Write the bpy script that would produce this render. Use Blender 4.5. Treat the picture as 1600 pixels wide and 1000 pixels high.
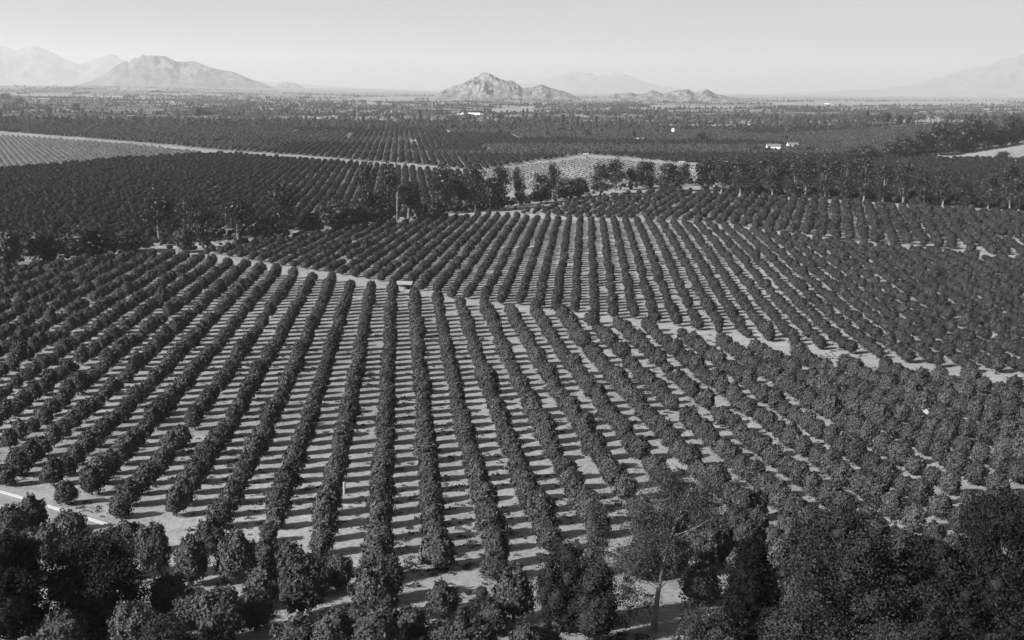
import bpy, bmesh, math, random
import numpy as np
from mathutils import Vector, Matrix

for _o in list(bpy.data.objects):
    bpy.data.objects.remove(_o)
SC = bpy.context.scene
COL = SC.collection

# ---- camera --------------------------------------------------------------
cd = bpy.data.cameras.new('camera')
cam = bpy.data.objects.new('camera', cd)
COL.objects.link(cam)
cd.sensor_width = 36.0
cd.lens = 45.0
cd.clip_start = 0.5
cd.clip_end = 120000.0
cam.location = (0, 0, 0)
cam.rotation_mode = 'QUATERNION'
cam.rotation_quaternion = (Matrix.Rotation(math.radians(90) - math.atan(360.5 / 2000.0), 3, 'X')
                           @ Matrix.Rotation(math.radians(0.5), 3, 'Z')).to_quaternion()
SC.camera = cam

# ---- sun and sky ---------------------------------------------------------
SUN_EL = math.radians(30.0)
SHADOW_AZ = math.radians(58.0)
SUN_AZ = SHADOW_AZ + math.pi           # bearing of the sun, clockwise from +Y
SUN_STRENGTH = 5.0
SKY_STRENGTH = 0.06
EXPOSURE = 1.27
HAZE_DENSITY = 4.4e-5
ld = bpy.data.lights.new('sun', 'SUN')
ld.energy = SUN_STRENGTH
ld.angle = math.radians(0.5)
ld.color = (1.0, 1.0, 1.0)
sun = bpy.data.objects.new('sun', ld)
COL.objects.link(sun)
sv = Vector((math.sin(SUN_AZ) * math.cos(SUN_EL), math.cos(SUN_AZ) * math.cos(SUN_EL), math.sin(SUN_EL)))
sun.rotation_mode = 'QUATERNION'
sun.rotation_quaternion = sv.to_track_quat('Z', 'Y')
sun.location = (-60, -40, 90)

w = bpy.data.worlds.new('World')
SC.world = w
w.use_nodes = True
nt = w.node_tree
nt.nodes.clear()
sky = nt.nodes.new('ShaderNodeTexSky')
sky.sky_type = 'NISHITA'
sky.sun_disc = False
sky.sun_elevation = SUN_EL
sky.sun_rotation = SUN_AZ
sky.air_density = 0.8
sky.dust_density = 1.7
bw = nt.nodes.new('ShaderNodeSeparateColor')   # black and white film behind a red filter: the sky's red light only, as grey
bg = nt.nodes.new('ShaderNodeBackground')
bg.inputs['Strength'].default_value = SKY_STRENGTH
wo = nt.nodes.new('ShaderNodeOutputWorld')
nt.links.new(sky.outputs[0], bw.inputs[0])
# faint uneven haze streaks in the sky
tcw = nt.nodes.new('ShaderNodeTexCoord'); mpw = nt.nodes.new('ShaderNodeMapping'); mpw.inputs['Scale'].default_value = (1.0, 1.0, 7.0)
nzw = nt.nodes.new('ShaderNodeTexNoise'); nzw.inputs['Scale'].default_value = 5.0; nzw.inputs['Detail'].default_value = 5.0
mrw = nt.nodes.new('ShaderNodeMapRange'); mrw.inputs['To Min'].default_value = 0.9; mrw.inputs['To Max'].default_value = 1.1
mlw = nt.nodes.new('ShaderNodeMath'); mlw.operation = 'MULTIPLY'
nt.links.new(tcw.outputs['Generated'], mpw.inputs[0]); nt.links.new(mpw.outputs[0], nzw.inputs['Vector'])
nt.links.new(nzw.outputs['Fac'], mrw.inputs['Value']); nt.links.new(mrw.outputs[0], mlw.inputs[0]); nt.links.new(bw.outputs[0], mlw.inputs[1])
nt.links.new(mlw.outputs[0], bg.inputs['Color'])
nt.links.new(bg.outputs[0], wo.inputs['Surface'])

SC.view_settings.view_transform = 'Standard'
SC.view_settings.look = 'None'
SC.view_settings.gamma = 1.0
SC.view_settings.exposure = EXPOSURE
SC.view_settings.use_curve_mapping = False

# ---- terrain -------------------------------------------------------------
KY = [-60000, -400, -60, -8, 4, 10, 30, 60, 85, 100, 111, 137, 190, 261, 401, 500, 677, 900, 1200, 2000, 60000]
KZ = [-66, -40, 8, -1.6, -2.2, -7.5, -21, -37.5, -46.5, -49.3, -50.8, -53.5, -57.7, -60.6, -63.9, -65.8, -68.5, -68.5, -67, -66, -66]
_ty = np.arange(-200, 2400, 2.0)
_tz = np.interp(_ty, KY, KZ)
_w = np.hanning(13); _w /= _w.sum()
_tz2 = np.convolve(np.pad(_tz, 6, mode='edge'), _w, mode='valid')
_w = np.hanning(41); _w /= _w.sum()
_tz3 = np.convolve(np.pad(_tz, 20, mode='edge'), _w, mode='valid')
_tz = np.where(_ty < 105, _tz2, _tz3)

def sm(a, b, x):
    t = np.clip((x - a) / (b - a), 0, 1)
    return t * t * (3 - 2 * t)

def terrain(x, y):
    x = np.asarray(x, float); y = np.asarray(y, float)
    z = np.where((y > -200) & (y < 2390), np.interp(y, _ty, _tz), np.interp(y, KY, KZ))
    z = z + 5.0 * sm(-60, 90, x) * sm(330, 560, y) * (1 - sm(800, 1200, y))
    z = z + 0.5 * np.sin(x / 47.0 + 1.3) * np.sin(y / 61.0) * sm(180, 300, y) * (1 - sm(900, 2000, y))
    z = z + 55 * sm(-500, -4000, x) * sm(4500, 12000, y)
    z = z + 18 * sm(350, 700, x) * sm(900, 1500, y) * (1 - sm(2000, 3000, y))
    return z
POLY = {
  'NEAR': [(-89.8, 164.2), (-76.5, 171.2), (-66.5, 173.0), (-60.3, 170.6), (-53.9, 162.0), (-47.4, 155.6), (-41.5, 153.3), (-35.1, 149.9), (-28.3, 147.2), (-21.4, 141.8), (-14.9, 137.3), (-8.0, 133.9), (-1.6, 137.7), (4.0, 143.2), (8.8, 148.4), (15.8, 148.6), (19.4, 140.4), (29.3, 121.7), (42.6, 113.7), (61.4, 104.0), (137.7, 243.4), (116.8, 252.6), (94.9, 264.2), (83.6, 271.9), (72.6, 283.8), (63.3, 295.0), (54.7, 306.0), (48.5, 316.7), (40.1, 328.1), (27.9, 342.9), (17.8, 349.8), (5.5, 360.2), (-7.5, 367.7), (-19.2, 378.3), (-32.0, 393.9), (-50.4, 414.5), (-65.4, 430.7), (-83.9, 448.5), (-99.3, 467.8), (-114.9, 484.0), (-131.3, 500.4), (-142.4, 503.9), (-151.5, 492.0), (-165.2, 467.2), (-181.6, 449.2), (-190.0, 436.9), (-213.2, 401.0)],
  'UPPER': [(-123.9, 509.7), (-98.3, 486.5), (-68.6, 452.2), (-42.6, 420.7), (-19.7, 388.6), (-0.0, 372.8), (18.2, 358.5), (35.3, 347.3), (50.4, 330.3), (64.6, 316.8), (77.4, 303.3), (88.9, 289.9), (97.2, 279.1), (121.8, 263.8), (137.2, 254.4), (228.6, 431.5), (208.7, 460.5), (173.5, 493.2), (132.6, 529.1), (112.3, 561.0), (90.1, 602.1), (62.1, 624.1), (31.9, 645.2), (-0.5, 679.6), (-14.4, 695.1), (-34.4, 677.7), (-64.5, 639.1), (-85.0, 602.6), (-100.9, 572.1), (-115.4, 545.3)],
  'BACK': [(4.7, 699.1), (17.5, 722.8), (45.1, 761.9), (79.1, 799.6), (101.4, 818.7), (119.2, 800.7), (136.1, 782.5), (153.0, 769.3), (184.1, 739.3), (243.4, 696.7), (293.7, 652.8), (324.9, 618.2), (237.3, 448.4), (214.4, 473.3), (178.0, 506.3), (136.0, 542.9), (115.1, 575.6), (92.2, 615.9), (63.6, 638.8), (32.6, 660.5)],
  'MID': [(-480.6, 874.1), (-416.8, 970.4), (-406.4, 1017.5), (-380.2, 1104.3), (-354.6, 1184.5), (-296.9, 1265.7), (-211.1, 1206.0), (-137.1, 1139.0), (-81.5, 1077.3), (-31.7, 1026.6), (-4.9, 844.1), (-15.6, 750.7), (-57.4, 710.0), (-81.7, 675.9), (-109.5, 621.3), (-135.9, 600.1), (-165.8, 548.5), (-182.5, 517.2), (-209.7, 483.4), (-248.5, 447.2)],
  'YOUNGL': [(-493.7, 989.1), (-435.0, 1013.4), (-414.4, 1037.9), (-386.1, 1121.6), (-360.6, 1204.9), (-321.5, 1289.0), (-316.7, 1317.1), (-462.8, 1499.2), (-680.8, 1712.1), (-763.7, 1787.4), (-971.9, 1958.1)],
  'YOUNGC': [(-28.4, 1057.6), (-1.2, 1123.8), (34.4, 1197.6), (71.2, 1271.1), (110.3, 1248.7), (157.4, 1138.7), (137.3, 991.9), (88.0, 891.3), (57.8, 838.8), (33.1, 847.2), (-0.8, 864.3), (-17.8, 965.4)],
  'FAR': [(-1272.6, 2333.4), (-889.8, 2084.3), (-734.2, 1847.2), (-489.9, 1587.5), (-325.5, 1388.6), (-188.8, 1257.3), (-56.7, 1116.5), (-32.3, 1080.5), (35.9, 1249.9), (75.4, 1347.4), (115.3, 1305.9), (165.2, 1195.9), (198.3, 1146.2), (257.3, 1155.2), (371.3, 1293.9), (425.8, 1345.0), (475.4, 1373.7), (586.8, 1485.7), (848.0, 1719.0), (1600.6, 3249.7), (874.8, 2220.7), (653.1, 1950.7), (580.7, 1966.2), (447.7, 2278.2), (117.3, 2437.6), (-250.5, 2500.0), (-500.1, 2511.9), (-725.0, 2432.8), (-1071.1, 2511.2), (-1419.1, 2603.4)],
  'EAST': [(150.1, 947.3), (216.0, 1149.2), (303.1, 1225.3), (414.0, 1286.9), (460.7, 1257.4), (488.7, 1233.3), (527.7, 1183.2), (582.4, 1118.0), (364.0, 694.0), (306.2, 680.9), (276.3, 709.7), (253.1, 725.0), (222.7, 744.8), (192.5, 773.6), (159.3, 801.3), (143.7, 827.3)],
}
ROAD = {
  'CROSS': ([(-143.4, 521.9), (-132.3, 509.2), (-117.9, 496.8), (-95.8, 474.0), (-71.4, 441.2), (-51.2, 420.8), (-32.8, 403.8), (-19.5, 384.7), (-7.5, 370.1), (9.2, 364.9), (18.0, 354.1), (34.9, 343.1), (46.7, 327.2), (56.2, 315.0), (66.1, 308.6), (75.8, 296.6), (87.1, 283.7), (93.6, 272.6)], 5.2),
  'BELT': ([(-226.2, 422.0), (-199.0, 458.3), (-190.5, 471.7), (-180.7, 483.9), (-170.3, 496.3), (-156.1, 516.0), (-145.2, 528.7), (-128.4, 542.0), (-113.5, 563.1), (-103.8, 588.6), (-86.8, 614.9), (-65.6, 649.7), (-48.0, 678.2), (-21.8, 707.7), (3.1, 732.4), (29.9, 763.9), (59.7, 806.7), (102.3, 861.0), (130.1, 874.9)], 8.5),
  'FLUME': ([(-87.1, 182.5), (-71.8, 172.8), (-68.0, 169.6), (-62.2, 164.8), (-60.1, 162.8), (-54.0, 157.7), (-51.0, 155.2)], 0.4),
  'TRACK': ([(-85.2, 178.5), (-69.9, 168.1), (-60.7, 160.7), (-52.6, 153.6), (-47.0, 149.5), (-34.8, 141.9), (-20.8, 132.8), (-11.8, 127.1), (-2.5, 128.6), (2.3, 131.8), (7.3, 133.7), (12.7, 131.4)], 2.2),
  'LOWER': ([(-41.2, 111.3), (-29.9, 113.2), (-18.0, 114.8), (-9.7, 116.7), (-1.0, 115.3), (6.4, 115.9), (12.7, 117.4), (18.8, 116.1)], 3.0),
  'EDGE': ([(-1000.0, 2015.1), (-706.2, 1776.3), (-626.0, 1701.5), (-484.4, 1569.7), (-325.5, 1388.6), (-262.2, 1312.7), (-185.5, 1235.5), (-115.8, 1152.4), (-55.9, 1100.1), (-31.8, 1065.0), (-1.2, 1132.1), (35.0, 1217.2)], 7),
  'HILLROAD': ([(377.8, 1305.4), (420.0, 1326.5), (469.7, 1357.0), (527.5, 1404.6), (567.9, 1437.0), (686.2, 1545.2)], 8),
}
PATCH = {
  'P1': [(431.1, 1280.7), (460.7, 1257.4), (491.4, 1240.3), (533.0, 1195.3), (570.7, 1281.5), (529.5, 1338.5), (493.0, 1328.9), (450.5, 1300.3)],
  'P2': [(38.0, 1126.1), (66.1, 1127.4), (56.5, 921.7), (36.1, 928.4)],
  'P3': [(212.0, 663.5), (223.7, 639.3), (247.6, 618.7), (274.2, 608.8), (288.3, 640.5), (261.9, 655.0), (233.6, 668.2)],
  'P4': [(52.4, 818.5), (85.3, 862.8), (109.3, 883.2), (139.3, 850.9), (161.5, 812.5), (128.1, 781.4), (93.6, 786.4), (60.2, 761.3)],
  'P5': [(-170.1, 518.9), (-146.9, 555.4), (-135.4, 572.0), (-124.4, 542.2), (-139.2, 513.1), (-161.7, 493.0)],
  'P6': [(-812.2, 3986.0), (-723.1, 4037.8), (-638.1, 3611.8), (-738.3, 3666.9)],
  'P7': [(-93.2, 4404.2), (64.3, 4812.3), (87.7, 3765.9), (-53.9, 3330.6)],
  'P8': [(612.3, 5997.2), (1057.3, 5841.4), (866.2, 4656.1), (509.2, 4754.7)],
  'P9': [(1564.1, 7994.6), (4272.9, 11459.4), (2995.7, 7723.5), (1190.3, 5930.5)],
  'P10': [(-1073.1, 8961.7), (-694.2, 9852.0), (-548.9, 6832.8), (-788.3, 6581.7)],
}
TREES = [
  ('oak', -39.2, 113.4, 9.6, 9.0, 'big dark broad tree in the lower left corner beside the orange rows'),
  ('oak', -45.1, 109.2, 7.6, 10.5, 'dark leafy tree cut by the left edge at the bottom of the photo'),
  ('oak', -29.8, 104.6, 5.6, 3.9, 'low bushy tree top at the bottom edge right of the big lower left tree'),
  ('wispy', 13.7, 115.9, 11.7, 16.1, 'tall wispy eucalyptus with slim leaning trunk in the right foreground'),
  ('wispy', 8.1, 117.8, 4.7, 12.8, 'thin feathery sapling rising left of the tall wispy eucalyptus'),
  ('cypress', 5.2, 115.7, 5.2, 8.1, 'dense egg shaped cypress on a short stem left of the wispy eucalyptus'),
  ('cypress', 8.1, 111.7, 3.6, 7.4, 'narrow dark cypress touching the egg shaped one on its right'),
  ('conifer', 22.5, 113.2, 8.4, 9.6, 'black broad pointed conifer right of the wispy eucalyptus'),
  ('oak', 29.8, 107.5, 12.3, 13.8, 'huge mottled oak like tree filling the lower right foreground'),
  ('oak', 36.7, 106.7, 7.4, 11.4, 'very dark round tree between the huge mottled tree and the right edge'),
  ('oak', 43.0, 106.0, 11.3, 15.0, 'large dark tree filling the lower right corner'),
  ('oak', 31.5, 98.0, 7.9, 5.8, 'low bush at the bottom edge below the very dark round tree'),
  ('oak', 17.2, 105.5, 6.2, 4.2, 'low bush at the bottom edge under the pointed conifer'),
  ('oak', 24.1, 103.8, 6.7, 4.7, 'leafy bush at the bottom edge between conifer and huge mottled tree'),
  ('oak', -2.5, 115.5, 3.8, 3.4, 'small feathery shrub between two orange trees at the bottom centre'),
  ('round', -183.8, 460.6, 10.2, 11.6, 'dark bushy tree at the left edge beside the belt road'),
  ('round', -175.2, 474.1, 11.5, 10.5, 'low spreading tree second from the left along the belt road'),
  ('round', -164.1, 492.7, 15.9, 10.9, 'wide black topped tree overhanging the belt road at far left'),
  ('round', -155.6, 516.1, 12.5, 7.3, 'low rounded tree standing over the pale road left of the junction'),
  ('tall', -154.2, 554.7, 11.2, 18.4, 'spiky dark tree behind the pale road junction on the left'),
  ('tall', -145.0, 571.2, 7.5, 17.2, 'slim tree with a knob like crown above the left road junction'),
  ('round', -133.8, 518.1, 7.3, 8.3, 'small round tree beside the junction of the two dirt roads'),
  ('tall', -129.4, 532.3, 9.1, 13.9, 'grey green upright tree right of the road junction'),
  ('tall', -120.2, 557.5, 12.3, 16.3, 'loose crowned tall tree at the bend right of the junction'),
  ('round', -107.9, 563.5, 11.3, 9.6, 'squat tree by the belt road left of the dense dark clump'),
  ('tall', -105.7, 591.2, 13.7, 19.6, 'feathery tall tree behind the squat tree on the belt road'),
  ('round', -93.5, 598.5, 6.6, 7.8, 'small round shrub like tree on the road edge'),
  ('round', -84.3, 615.2, 13.6, 11.7, 'black round tree forming the left half of the dense dark clump'),
  ('round', -75.8, 626.5, 10.7, 10.1, 'dark low tree on the right of the dense dark clump'),
  ('tall', -73.7, 640.8, 9.0, 26.3, 'tall thin tree with high crown above the dense dark clump'),
  ('round', -67.7, 645.6, 14.2, 11.7, 'bushy tree right of the dense dark clump'),
  ('tall', -64.7, 660.9, 8.0, 25.2, 'narrow high tree beside the bare straight pole like trunk'),
  ('tall', -55.5, 677.5, 12.2, 17.0, 'ragged tree right of the bare straight trunk'),
  ('round', -47.5, 670.9, 6.7, 7.4, 'small shrub by the road below the ragged tree'),
  ('round', -39.9, 667.2, 7.4, 10.0, 'short dark tree at the end of an orange row by the road'),
  ('tall', -39.6, 710.5, 12.8, 21.3, 'scrawny tree behind the road between the ragged tree and middle grove'),
  ('tall', -31.3, 724.2, 10.9, 16.7, 'small open tree among the belt trees left of centre'),
  ('tall', -21.3, 714.8, 8.6, 23.6, 'upright slim tree left of the big dark pair at centre'),
  ('round', -9.5, 718.6, 15.1, 18.7, 'broad black tree on the road bank at the centre of the belt'),
  ('tall', -6.8, 736.2, 13.3, 23.6, 'tall black tree rising behind the broad one at centre'),
  ('tall', 2.5, 767.6, 6.9, 20.7, 'slender poplar like tree standing against the young pale orchard'),
  ('tall', 3.9, 743.5, 8.2, 14.9, 'low pale stemmed tree under the slender one'),
  ('round', 16.4, 753.7, 12.8, 16.6, 'dark round tree right of the slender poplar like tree'),
  ('tall', 24.6, 791.5, 10.3, 19.8, 'forked tree against the pale bare field'),
  ('round', 32.1, 771.2, 17.7, 13.1, 'wide dark bush below the pale bare field'),
  ('round', 40.3, 780.7, 11.7, 11.7, 'dark bush adjoining the leaning pale trunk'),
  ('tall', 53.7, 789.4, 13.4, 18.9, 'tree with a leaning pale trunk beside the young orchard'),
  ('tall', 66.0, 826.2, 13.2, 19.8, 'tallest dark tree behind the leaning pale trunk'),
  ('tall', 76.5, 836.9, 9.2, 14.2, 'small dark tree right of the tallest one in front of young orchard'),
  ('round', 87.4, 850.4, 15.3, 17.0, 'grey rounded tree in front of the pale young orchard'),
  ('round', 100.0, 823.9, 18.9, 17.3, 'black dome shaped tree before the farm clearing'),
  ('tall', 118.4, 885.7, 10.6, 15.0, 'slim tree right of the black dome shaped tree'),
  ('round', 126.4, 835.9, 15.8, 18.3, 'dark spreading tree at the right end of the farm clearing'),
  ('euc', 131.7, 808.8, 13.7, 20.2, 'eucalyptus0'),
  ('euc', 141.8, 801.7, 13.6, 24.0, 'eucalyptus1'),
  ('euc', 148.8, 796.6, 13.5, 18.3, 'eucalyptus2'),
  ('euc', 159.6, 788.6, 13.4, 25.2, 'eucalyptus3'),
  ('euc', 171.1, 779.8, 13.2, 21.0, 'eucalyptus4'),
  ('euc', 177.0, 775.2, 13.2, 24.8, 'eucalyptus5'),
  ('euc', 186.9, 767.8, 13.0, 26.1, 'eucalyptus6'),
  ('euc', 197.2, 760.1, 12.9, 22.0, 'eucalyptus7'),
  ('euc', 206.1, 753.8, 12.8, 26.4, 'eucalyptus8'),
  ('euc', 215.9, 747.1, 12.7, 22.4, 'eucalyptus9'),
  ('euc', 225.6, 740.9, 12.6, 24.4, 'eucalyptus10'),
  ('euc', 235.8, 734.6, 12.5, 19.1, 'eucalyptus11'),
  ('euc', 244.8, 729.3, 12.4, 21.9, 'eucalyptus12'),
  ('euc', 255.7, 723.1, 12.3, 15.2, 'eucalyptus13'),
  ('euc', 266.2, 717.1, 12.2, 18.6, 'eucalyptus14'),
  ('euc', 275.9, 711.6, 12.1, 25.6, 'eucalyptus15'),
  ('euc', 279.3, 706.5, 12.0, 19.8, 'eucalyptus16'),
  ('euc', 291.6, 708.1, 12.0, 19.8, 'eucalyptus17'),
  ('euc', 304.6, 709.5, 12.1, 19.9, 'eucalyptus18'),
  ('round', 156.2, 927.1, 13.9, 12.9, 'backrow0'),
  ('round', 164.3, 907.8, 15.4, 13.6, 'backrow1'),
  ('round', 183.6, 937.3, 15.9, 14.9, 'backrow2'),
  ('round', 202.5, 954.1, 18.1, 14.3, 'backrow3'),
  ('round', 217.3, 948.3, 17.0, 15.1, 'backrow4'),
  ('round', 232.8, 942.1, 15.0, 16.0, 'backrow5'),
  ('round', 255.4, 962.1, 16.3, 14.4, 'backrow6'),
  ('round', 388.6, 1327.1, 19.8, 14.5, 'hillside0'),
  ('round', 403.7, 1333.7, 21.2, 21.2, 'hillside1'),
  ('tall', 425.8, 1345.0, 20.0, 24.0, 'hillside2'),
  ('round', 444.1, 1344.3, 24.0, 30.7, 'hillside3'),
  ('round', 475.4, 1373.7, 24.5, 27.3, 'hillside4'),
  ('round', 494.7, 1389.9, 24.8, 31.7, 'hillside5'),
  ('tall', 516.7, 1403.5, 15.3, 27.8, 'hillside6'),
  ('round', 535.6, 1420.6, 21.1, 18.3, 'hillside7'),
  ('round', 555.3, 1437.6, 18.5, 28.5, 'hillside8'),
  ('round', 583.9, 1459.7, 28.9, 26.0, 'hillside9'),
  ('round', 354.8, 1292.2, 19.3, 12.8, 'hillside10'),
  ('round', 331.1, 1262.9, 16.3, 11.3, 'hillside11'),
  ('bush', 486.0, 1278.5, 16.5, 5.7, 'hillside12'),
  ('far', -24.4, 2789.9, 11.0, 12.4, 'far0'),
  ('far', -3.6, 2686.3, 9.3, 10.6, 'far1'),
  ('far', 19.0, 2694.2, 9.3, 14.6, 'far2'),
  ('far', 44.5, 2703.1, 10.7, 17.4, 'far3'),
  ('far', 71.3, 2608.8, 9.0, 15.5, 'far4'),
  ('far', 100.1, 2618.5, 11.6, 16.8, 'far5'),
  ('far', -90.2, 2655.8, 11.8, 15.8, 'far6'),
  ('far', -222.4, 2835.0, 8.4, 16.8, 'far7'),
  ('far', -204.6, 2841.7, 9.8, 18.3, 'far8'),
  ('far', 191.5, 2121.1, 9.4, 14.7, 'far9'),
  ('far', 160.3, 1725.4, 6.8, 13.7, 'far10'),
  ('far', 101.6, 1823.1, 12.6, 10.8, 'far11'),
  ('far', 47.1, 1811.8, 8.1, 9.9, 'far12'),
  ('far', -20.0, 1796.6, 8.9, 12.5, 'far13'),
  ('far', -8.3, 1776.4, 7.0, 7.0, 'far14'),
  ('far', 246.8, 1702.4, 18.6, 11.8, 'far15'),
  ('far', 249.4, 1663.0, 11.5, 9.9, 'far16'),
  ('far', 226.8, 1678.8, 8.3, 6.7, 'far17'),
  ('far', 612.1, 2242.7, 13.3, 19.9, 'far18'),
  ('far', 606.3, 2106.6, 14.6, 18.7, 'far19'),
  ('far', 610.0, 2048.9, 12.2, 16.2, 'far20'),
  ('far', 627.7, 2057.5, 10.2, 14.2, 'far21'),
  ('far', -663.7, 2725.5, 24.2, 21.6, 'far22'),
  ('far', -645.2, 2732.7, 16.2, 16.2, 'far23'),
  ('far', -1078.8, 3198.9, 25.3, 22.1, 'far24'),
  ('far', -1608.1, 4216.4, 41.6, 25.0, 'far25'),
  ('far', -2070.0, 5293.4, 57.4, 31.3, 'far26'),
  ('far', -1088.5, 3027.6, 20.9, 15.0, 'far27'),
  ('far', 264.1, 1409.0, 9.8, 8.4, 'far28'),
  ('far', 361.2, 1725.2, 13.7, 8.5, 'far29'),
  ('far', 326.4, 1421.6, 11.3, 8.5, 'far30'),
  ('far', 273.0, 1397.2, 8.3, 6.9, 'far31'),
  ('far', 295.0, 1416.3, 7.0, 6.3, 'far32'),
  ('far', 318.0, 1434.4, 8.5, 6.4, 'far33'),
]
FORE = [
  (-58.7, 150.3, 4.4, 5.7),
  (-51.5, 143.1, 4.7, 5.3),
  (-60.0, 165.9, 3.5, 3.2),
  (-38.8, 132.3, 4.5, 6.1),
  (-34.1, 130.0, 4.6, 6.2),
  (-33.2, 118.1, 4.6, 4.8),
  (-29.4, 130.8, 5.1, 5.9),
  (-26.6, 110.7, 5.8, 5.2),
  (-39.8, 107.4, 5.4, 4.5),
  (-33.9, 108.5, 4.8, 4.8),
  (-24.3, 132.7, 4.4, 4.3),
  (-20.6, 119.1, 5.5, 6.4),
  (-19.0, 107.0, 5.4, 4.1),
  (-18.1, 128.8, 3.7, 4.2),
  (-13.2, 117.9, 4.9, 6.3),
  (-11.6, 105.6, 5.3, 5.3),
  (-6.6, 118.9, 4.1, 4.3),
  (-2.9, 125.6, 1.6, 1.6),
  (0.4, 118.3, 4.4, 5.9),
  (-3.4, 106.5, 5.3, 4.1),
  (1.5, 106.7, 4.0, 3.9),
  (-6.0, 107.4, 3.8, 3.5),
  (-27.7, 137.7, 3.2, 3.3),
  (-53.3, 131.8, 4.7, 5.0),
  (-45.7, 141.1, 4.2, 4.1),
  (22.2, 139.2, 5.1, 5.8),
  (19.7, 124.7, 4.4, 4.5),
  (21.3, 154.8, 4.5, 4.8),
  (28.2, 146.2, 4.0, 4.2),
  (29.6, 134.4, 4.8, 5.5),
  (28.9, 121.6, 4.3, 5.0),
  (-24.2, 114.8, 4.1, 3.7),
  (32.2, 160.9, 4.1, 4.6),
  (34.0, 149.2, 3.9, 4.3),
  (-34.8, 141.9, 4.3, 4.6),
  (-44.1, 141.7, 3.8, 4.1),
  (-19.9, 126.9, 3.8, 4.0),
  (-9.2, 110.6, 4.0, 3.9),
  (-14.4, 132.3, 4.5, 4.6),
  (-12.7, 124.8, 4.4, 4.8),
  (-24.9, 122.2, 4.8, 5.1),
  (-30.2, 114.7, 4.4, 4.4),
  (-1.7, 133.4, 3.5, 3.2),
  (6.8, 134.4, 3.8, 3.9),
  (-1.7, 114.1, 3.9, 3.7),
  (3.3, 109.0, 3.4, 2.9),
  (14.4, 133.9, 4.3, 4.7),
  (17.9, 134.0, 4.4, 4.8),
  (26.2, 113.3, 3.6, 4.0),
  (31.6, 128.4, 3.8, 4.2),
  (33.0, 134.5, 4.4, 5.0),
  (27.5, 148.4, 4.4, 4.6),
  (24.1, 158.7, 4.5, 4.6),
  (16.4, 145.2, 4.3, 4.4),
  (37.4, 145.9, 4.3, 4.7),
  (31.9, 121.7, 4.0, 4.3),
  (-52.5, 138.2, 4.6, 5.3),
  (-59.6, 146.2, 4.3, 5.1),
  (-44.4, 132.1, 4.7, 4.6),
  (-15.6, 106.1, 4.4, 4.4),
  (-14.1, 112.1, 4.0, 4.3),
  (-20.8, 132.8, 3.1, 3.4),
]
BUILD = [
  ('house', 293.5, 1458.3, 'white two storey farmhouse behind the eucalyptus windbreak'),
  ('house', 328.9, 1522.1, 'white farmhouse with outbuilding right of the larger white house'),
  ('shed', 343.3, 1451.6, 'small pale shed right of the two white farmhouses'),
  ('shed', 351.4, 1452.4, 'pale hut at the right end of the farm buildings'),
  ('shed', 276.4, 1483.3, 'tiny white hut left of the white farmhouses'),
  ('shed', 195.6, 1178.3, 'light roofed shed among trees above the windbreak'),
  ('shed', 153.8, 1172.4, 'pale roofed shed at the right end of the young orchard'),
  ('barn', 154.1, 1114.6, 'long light roofed shed beside the young orchard'),
  ('tank', 238.3, 1929.0, 'small white water tank tower among the distant groves'),
  ('barn', 165.2, 1686.9, 'low white shed in the middle distance right of centre'),
  ('longbarn', -104.0, 3152.4, 'long white packing house in front of the central rocky hill'),
  ('shed', -74.7, 3164.6, 'white hut beside the long packing house'),
  ('shed', -134.6, 3215.6, 'white hut at the left end of the long packing house'),
  ('barn', -320.3, 3472.1, 'low white building left of the central hill'),
  ('shed', -656.8, 2456.8, 'white shed in the far groves on the left'),
  ('shed', -774.5, 2515.6, 'faint white hut in the far groves at far left'),
  ('shed', -568.2, 2262.7, 'faint white hut right of the far white shed'),
  ('barn', 1706.4, 7079.3, 'white building on the far plain at right'),
  ('shed', 72.6, 1295.6, 'small light roofed shed on top of the young orchard rise'),
  ('shed', -402.0, 2651.8, 'pale roofed shed in the far groves left of centre'),
  ('shed', 270.3, 1156.9, 'light shed half hidden behind the eucalyptus row'),
  ('shed', 289.3, 1159.3, 'pale shed hidden between eucalyptus crowns'),
]
PIPES = [(-23.4, 173.1), (-23.6, 124.1), (-133.0, 388.8), (-118.8, 851.0), (51.7, 165.7), (-31.4, 393.9), (-13.8, 133.0)]
SHED = [(-34.6, 408.2)]
BOULDER = [(77.3, 229.7)]
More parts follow.
